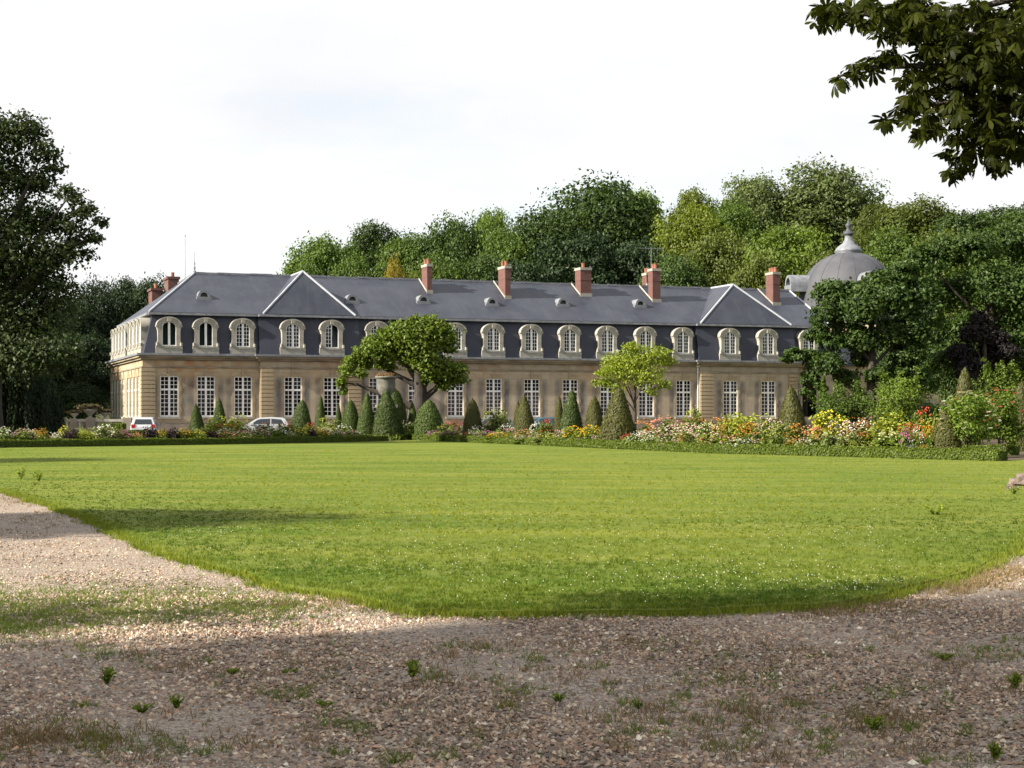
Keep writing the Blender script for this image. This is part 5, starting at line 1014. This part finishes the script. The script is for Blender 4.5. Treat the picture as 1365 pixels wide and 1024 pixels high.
for it in items:
    p, k, rx, ry, rz, s, _, _ = it; k = int(k); Mx = Matrix.Translation(p - co) @ Matrix.Rotation(rz, 4, 'Z') @ Matrix.Rotation(ry, 4, 'Y') @ Matrix.Rotation(rx, 4, 'X') @ Matrix.Scale(s, 4)
    if id(it) in ind:
        o = link('leaf', LMe[k], chest); o.matrix_local = Mx
    else:
        V, fs, T = LV[k]; A_ = np.array(Mx); restV.append(V @ A_[:3, :3].T + A_[:3, 3]); restF.append(fs + nb); restT.append(T); nb += len(V)
tag(link('foliage', np_mesh('foliage', np.concatenate(restV), np.concatenate(restF), FOL['chestnut'], tint=np.concatenate(restT)), chest), kind='stuff')
tb = MB(); tb.tube([(0, 0, -.2), (.1, 0, 2.5), (-.1, .1, 5), (-.5, 0, 8), (-1, 0, 11)], [.42, .34, .3, .24, .1], 12)
def br(pts, r0):
    P = [W(px, py, D_ + dz) - co for px, py, dz in pts]; tb.tube([(-.2, .05, 4.2 + .1 * len(P)), *P], list(np.linspace(r0, .012, len(P) + 1)), 7, cap=False)
br([(1480, 40, .6), (1380, 60, .3), (1300, 50, 0), (1220, 35, 0), (1150, 18, 0), (1090, 14, 0)], .12); br([(1450, 120, 0), (1360, 105, -.2), (1290, 90, 0), (1220, 88, 0), (1150, 90, 0), (1112, 105, 0)], .10); br([(1460, 170, .3), (1370, 150, .2), (1290, 135, 0), (1230, 140, 0), (1180, 158, 0)], .09); br([(1450, 220, 0), (1370, 185, .2), (1310, 185, 0), (1280, 210, 0), (1262, 228, 0)], .08); br([(1480, -20, 0), (1380, -10, .2), (1270, 20, .2), (1200, 10, .2)], .1)
link('trunk', tb.mesh('trunk', M['bark'], True), chest)
# ================================================================== GRASS, STONES, WEEDS
poly_e = np.array([(p.x, p.y) for p in ed2])
def edge_y(x): return np.interp(x, poly_e[:, 0], poly_e[:, 1])
def blades(P, h, wdt, g, nb_, mat, name, lean=.45, tint=None):
    n = len(P); Pb = np.repeat(P, nb_, 0); hh = np.repeat(h, nb_) * g.uniform(.55, 1.1, n * nb_); a = g.uniform(0, 6.28, n * nb_); sp = np.repeat(h, nb_) * .5
    Pb = Pb + np.stack([g.normal(size=n * nb_) * sp, g.normal(size=n * nb_) * sp, np.zeros(n * nb_)], 1); w = np.stack([np.cos(a), np.sin(a), np.zeros(n * nb_)], 1) * wdt; ln = g.normal(size=(n * nb_, 2)) * lean
    tip = Pb + np.stack([ln[:, 0] * hh, ln[:, 1] * hh, hh], 1); V = np.stack([Pb - w, Pb + w, tip], 1).reshape(-1, 3); T = np.repeat(np.clip(np.repeat(g.uniform(0, 1, n), nb_) * .5 + g.uniform(0, .5, n * nb_), 0, 1) if tint is None else np.repeat(tint, nb_), 3)
    return link(name, np_mesh(name, V, np.arange(n * nb_ * 3).reshape(-1, 3), mat, tint=T))
FOL['grass'] = foliage('grass_blades', (.036, .078, .004), (.240, .258, .028), .32, .012); FOL['drygrass'] = foliage('dry_grass', (.13, .095, .04), (.30, .22, .10), .3, .02, tcol=(1, .9, .6)); FOL['weed'] = foliage('weed_leaves', (.035, .066, .010), (.12, .16, .03), .35, .02)
g = np.random.default_rng(91)
def in_view(n, y0, y1, margin=1.25, pw=1.0):
    y = y0 + (y1 - y0) * g.uniform(0, 1, n) ** pw; x = g.uniform(-1, 1, n) * .31 * y * margin; return x, y
u_ = g.uniform(0, 1, 62000); y = 12.5 + 68 * u_ ** 2.6; x = g.uniform(-1, 1, 62000) * .31 * y * 1.2; ok = y > edge_y(x) + .02; ok &= (y < 24) | (g.uniform(0, 1, 62000) < 1.5); P = np.stack([x, y, np.full(len(x), .045)], 1)[ok]
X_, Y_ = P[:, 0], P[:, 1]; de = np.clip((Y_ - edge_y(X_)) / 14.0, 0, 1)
lt = .14 + .6 * de + .14 * np.sin(.55 * X_ + .9 * Y_ + 1.3 * np.sin(.31 * Y_ - .4 * X_)) * np.sin(.23 * X_ - .5 * Y_) + .05 * np.sin(2.1 * (Y_ - .28 * X_) + .8 * np.sin(.3 * X_)) + g.normal(size=len(X_)) * .13; lt = np.clip(lt, 0, 1)  # tint darkens toward the gravel edge: foreground shade painted in, with lusher grass
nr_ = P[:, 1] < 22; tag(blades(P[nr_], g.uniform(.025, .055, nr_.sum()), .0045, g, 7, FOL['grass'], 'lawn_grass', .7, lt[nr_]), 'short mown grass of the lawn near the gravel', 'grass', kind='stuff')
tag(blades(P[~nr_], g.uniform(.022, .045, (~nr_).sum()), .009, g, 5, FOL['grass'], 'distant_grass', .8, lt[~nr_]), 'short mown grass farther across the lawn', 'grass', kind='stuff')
# taller fringe along the gravel edge
s = g.uniform(0, len(poly_e) - 1.01, 7500); i0 = s.astype(int); fr_ = (s - i0)[:, None]; Pe = poly_e[i0] * (1 - fr_) + poly_e[i0 + 1] * fr_; Pe = Pe + g.normal(size=Pe.shape) * np.array([.07, .12]) + np.array([0, .0]); P = np.concatenate([Pe, np.full((len(Pe), 1), .01)], 1)
tag(blades(P, g.uniform(.03, .11, len(P)) * g.uniform(.5, 1, len(P)), .005, g, 7, FOL['grass'], 'edge_grass', .5), 'longer ragged grass along the edge of the lawn', 'grass', kind='stuff')
# dry grass at both ends of the edge and sprigs in the gravel
def patch(cx_, cy_, sx, sy, n): q = g.normal(size=(n, 2)); a = np.stack([cx_ + q[:, 0] * sx, cy_ + q[:, 1] * sy], 1); return np.array([[*G(max(-60, u), max(600, v)).xy, 0.0] for u, v in a])
P = np.concatenate([patch(20, 664, 40, 6, 260), patch(90, 690, 40, 8, 120), patch(1270, 778, 40, 8, 420), patch(1130, 812, 60, 6, 320), patch(1340, 765, 30, 8, 260), patch(60, 985, 70, 10, 150), patch(1180, 965, 40, 12, 70), patch(1000, 960, 30, 10, 40), patch(430, 806, 60, 7, 120)] + [patch(g.uniform(0, 1365), g.uniform(850, 1020), g.uniform(8, 40), g.uniform(2, 8), int(g.integers(4, 14))) for _ in range(60)])
tag(blades(P, g.uniform(.02, .085, len(P)), .0035, g, 7, FOL['drygrass'], 'dry_grass', .55), 'dry brownish grass along the gravel', 'grass', kind='stuff')
P = np.concatenate([patch(60, 812, 90, 16, 1300), patch(240, 806, 90, 14, 1100), patch(360, 812, 60, 10, 260), patch(20, 838, 40, 6, 200)] + [patch(g.uniform(0, 1365), g.uniform(850, 1020), g.uniform(5, 30), g.uniform(2, 8), int(g.integers(4, 16))) for _ in range(110)])
tag(blades(P, g.uniform(.012, .06, len(P)), .0035, g, 8, FOL['weed'], 'gravel_grass', .7), 'thin green grass growing through the gravel', 'grass', kind='stuff')
# clover heads in the lawn
def clover(n, fn): 
    P = fn(n); s = g.uniform(.0035, .007, len(P)); O = np.array([[1, 0, 0], [0, 1, 0], [-1, 0, 0], [0, -1, 0], [0, 0, 1], [0, 0, -1]]); V = (P[:, None] + O[None] * s[:, None, None]).reshape(-1, 3); fo = np.array([[0, 1, 4], [1, 2, 4], [2, 3, 4], [3, 0, 4], [1, 0, 5], [2, 1, 5], [3, 2, 5], [0, 3, 5]]); return V, (fo[None] + (np.arange(len(P)) * 6)[:, None, None]).reshape(-1, 3)
def clp(n):
    out = []
    for cx_, cy_, sx, sy, m in ((1170, 790, 50, 7, 90), (1000, 775, 120, 14, 120), (800, 780, 160, 18, 130), (600, 740, 160, 20, 110), (900, 730, 200, 18, 110), (200, 690, 60, 6, 40), (290, 715, 30, 5, 40), (1150, 720, 80, 10, 70), (480, 700, 160, 20, 90), (700, 680, 300, 15, 120)):
        q = patch(cx_, cy_, sx, sy, m); out.append(q[q[:, 1] > edge_y(q[:, 0]) + .1])
    P = np.concatenate(out); P[:, 2] = .085; return P
V, fs = clover(0, clp); tag(link('clover_flowers', np_mesh('clover_flowers', V, fs, BM['white'], tint=np.full(len(V), .5))), 'tiny white clover heads dotted over the lawn', 'clover', kind='stuff')
# loose stones
def stones(n, y0, y1, smin, smax, pw=1.0, margin=1.2, patchy=False):
    x, y = in_view(n, y0, y1, margin, pw); ok = y < edge_y(x) + .06
    if patchy: ok &= g.uniform(0, 1, n) < np.clip(.66 + .5 * np.sin(1.3 * x + 2 * np.sin(.8 * y)) * np.sin(1.7 * y + 1.1 * np.sin(1.9 * x)) + .25 * np.sin(4.1 * x - 3 * y), .12, 1)
    if True: ok = ok; x, y = x[ok], y[ok]; m = len(x); s = smin * (smax / smin) ** (g.uniform(0, 1, m) ** 1.6); a = g.uniform(0, 6.28, m)
    O = np.array([[1, 0, 0], [0, 1, 0], [-1, 0, 0], [0, -1, 0], [0, 0, 1], [0, 0, -1]])[None] * g.uniform(.6, 1.25, (m, 6, 1)) + g.normal(size=(m, 6, 3)) * .18
    O[..., 2] *= .7; O *= s[:, None, None]; c, sn = np.cos(a)[:, None], np.sin(a)[:, None]; X = O[..., 0] * c - O[..., 1] * sn * .75; Y = O[..., 0] * sn + O[..., 1] * c * .75
    V = np.stack([x[:, None] + X, y[:, None] + Y, O[..., 2] + (s * .22)[:, None] + .006 * np.sin(x * 2.1 + y)[:, None]], -1).reshape(-1, 3); fo = np.array([[0, 1, 4], [1, 2, 4], [2, 3, 4], [3, 0, 4], [1, 0, 5], [2, 1, 5], [3, 2, 5], [0, 3, 5]])
    pal = np.array([[.30, .205, .155], [.38, .275, .215], [.22, .145, .115], [.46, .36, .29], [.36, .31, .28], [.14, .11, .105], [.53, .46, .40], [.40, .24, .17], [.27, .24, .235], [.66, .62, .57]]); pr_ = np.array([.17, .15, .15, .13, .08, .12, .09, .05, .03, .03]); ci = g.choice(10, m, p=pr_ / pr_.sum())
    C = np.concatenate([pal[ci] * g.uniform(.35, 1.25, (m, 1)), np.ones((m, 1))], 1); C[:, :3] *= np.array([1.30, 1.25, 1.06]); return V, (fo[None] + (np.arange(m) * 6)[:, None, None]).reshape(-1, 3), np.repeat(C, 6, 0)
def stone_mat():
    m, t = newmat('gravel_stones'); at = N(t, 'ShaderNodeAttribute', attribute_name='col'); n = noise(t, 70, 3, .6); c = mix(t, ramp(t, n, [(.3, 0.0), (.7, .45)]), at.outputs['Color'], (.25, .20, .17)); return finish(m, t, c, .75, .3)
M['stones'] = stone_mat()
V, fs, C = stones(150000, 6.6, 14.8, .0075, .025, .95, 1.12, True); tag(link('gravel_stones', np_mesh('gravel_stones', V, fs, M['stones'], col=C)), 'loose brown and grey gravel stones in the foreground', 'gravel', kind='stuff')
V, fs, C = stones(46000, 14.5, 34, .009, .022, 1.2, 1.12, True); C[:, :3] = C[:, :3] * np.array([1.02, 1.0, .95]) + .02; tag(link('distant_gravel', np_mesh('distant_gravel', V, fs, M['stones'], col=C)), 'loose gravel stones along the left arm of the path', 'gravel', kind='stuff')
FOL['sprig'] = foliage('sprig_leaves', (.055, .10, .014), (.17, .23, .04), .35, .01)
# single weeds
def weed(label, px, py, hpx, wpx, seed, tall=False, fol='sprig', z=0.0):
    g2 = np.random.default_rng(seed); p = G(px, py); d = p.y; H = hpx * d / F * .85; Wd = wpx * d / F / 2 * random.uniform(.9, 1.3); mb = MB(); t = empty('weed', (p.x, p.y, z)); tag(t, label, 'weed', 'weeds in the gravel and lawn'); P_, N_ = [], []
    for k in range(int(6 + wpx / 3) if not tall else 5):
        a = g2.uniform(0, 6.28); q = Wd * g2.uniform(.2, .9); tip = np.array([q * math.cos(a), q * math.sin(a), H * g2.uniform(.6, 1.0)]); mb.tube([(tip[0] * .15, tip[1] * .15, 0), tip * np.array([.5, .5, .6]), tip], [.004, .003, .0015], 5, cap=False)
        for s_ in np.linspace(.25, 1, 7): P_.append(tip * np.array([s_, s_, s_ ** .8]) + g2.normal(size=3) * H * .06); N_.append(g2.normal(size=3) * .6 + np.array([0, -.3, .8]))
    V, Fc = cards(np.array(P_), unit(np.array(N_)), np.full(len(P_), max(H * .26, .018)), g2, .55); link('leaves', np_mesh('leaves', V, Fc, FOL[fol], tint=np.repeat(g2.uniform(.2, 1, len(P_)), 4)), t); mb.build('stem', FOL[fol], t)
for k, a in enumerate([('bushy green weed in the gravel at the lower left', 142, 912, 27, 30), ('light green weed nearest the lower left corner stones', 235, 945, 24, 26), ('dark low weed left of the light green one', 190, 950, 14, 40), ('tall thin weed in the gravel left of the middle', 548, 905, 30, 26), ('small round weed in the middle of the gravel', 745, 935, 14, 34), ('spiky weed at the lower right corner', 1326, 1012, 28, 26), ('thin weed in the gravel right of the middle', 850, 945, 12, 18),
   ('grassy weed beside the right edge of the gravel', 1352, 920, 30, 26), ('two-armed weed in the right half of the gravel', 1260, 880, 12, 40), ('creeping grey-green weed in the left half of the gravel', 435, 942, 8, 44), ('small bright weed left of the middle stones', 310, 900, 10, 26), ('bright creeping weed beside the small bright one', 385, 900, 10, 34), ('pale weed at the bottom edge right of the middle', 1165, 975, 26, 30)]): weed(*a, 400 + k)
weed('dark tuft of coarse weed in the right part of the lawn', 1247, 690, 16, 54, 431, z=.05); weed('tall pale weed stalks in the lawn at the left edge', 28, 642, 22, 24, 432, True, z=.05); weed('shorter pale weed right of the tall stalks', 52, 644, 14, 26, 433, z=.05); weed('bright weed among the stones at the right edge', 1352, 662, 12, 26, 434, z=.05)
M['rock'] = simple('rough_stone', (.10, .075, .06), (.18, .14, .115), 9)
# rocks by the right edge
for px, py, s, lab in ((1361, 650, .30, 'larger rough stone lying in the grass at the right edge'), (1349, 656, .14, 'small rough stone left of the larger one at the right edge')):
    p = G(px, py); g2 = np.random.default_rng(int(px)); mb = MB(); pr_ = [(.5, -.1), (1.0, .05), (.95, .3), (.7, .55), (.3, .68)]; mb.lathe([(r * s, z * s) for r, z in pr_], 9); mb.v = [tuple(np.array(v_) + g2.normal(size=3) * s * .13) for v_ in mb.v]
    tag(mb.build('rock', M['rock'], None, loc=(p.x, p.y, .05)), lab, 'rock')
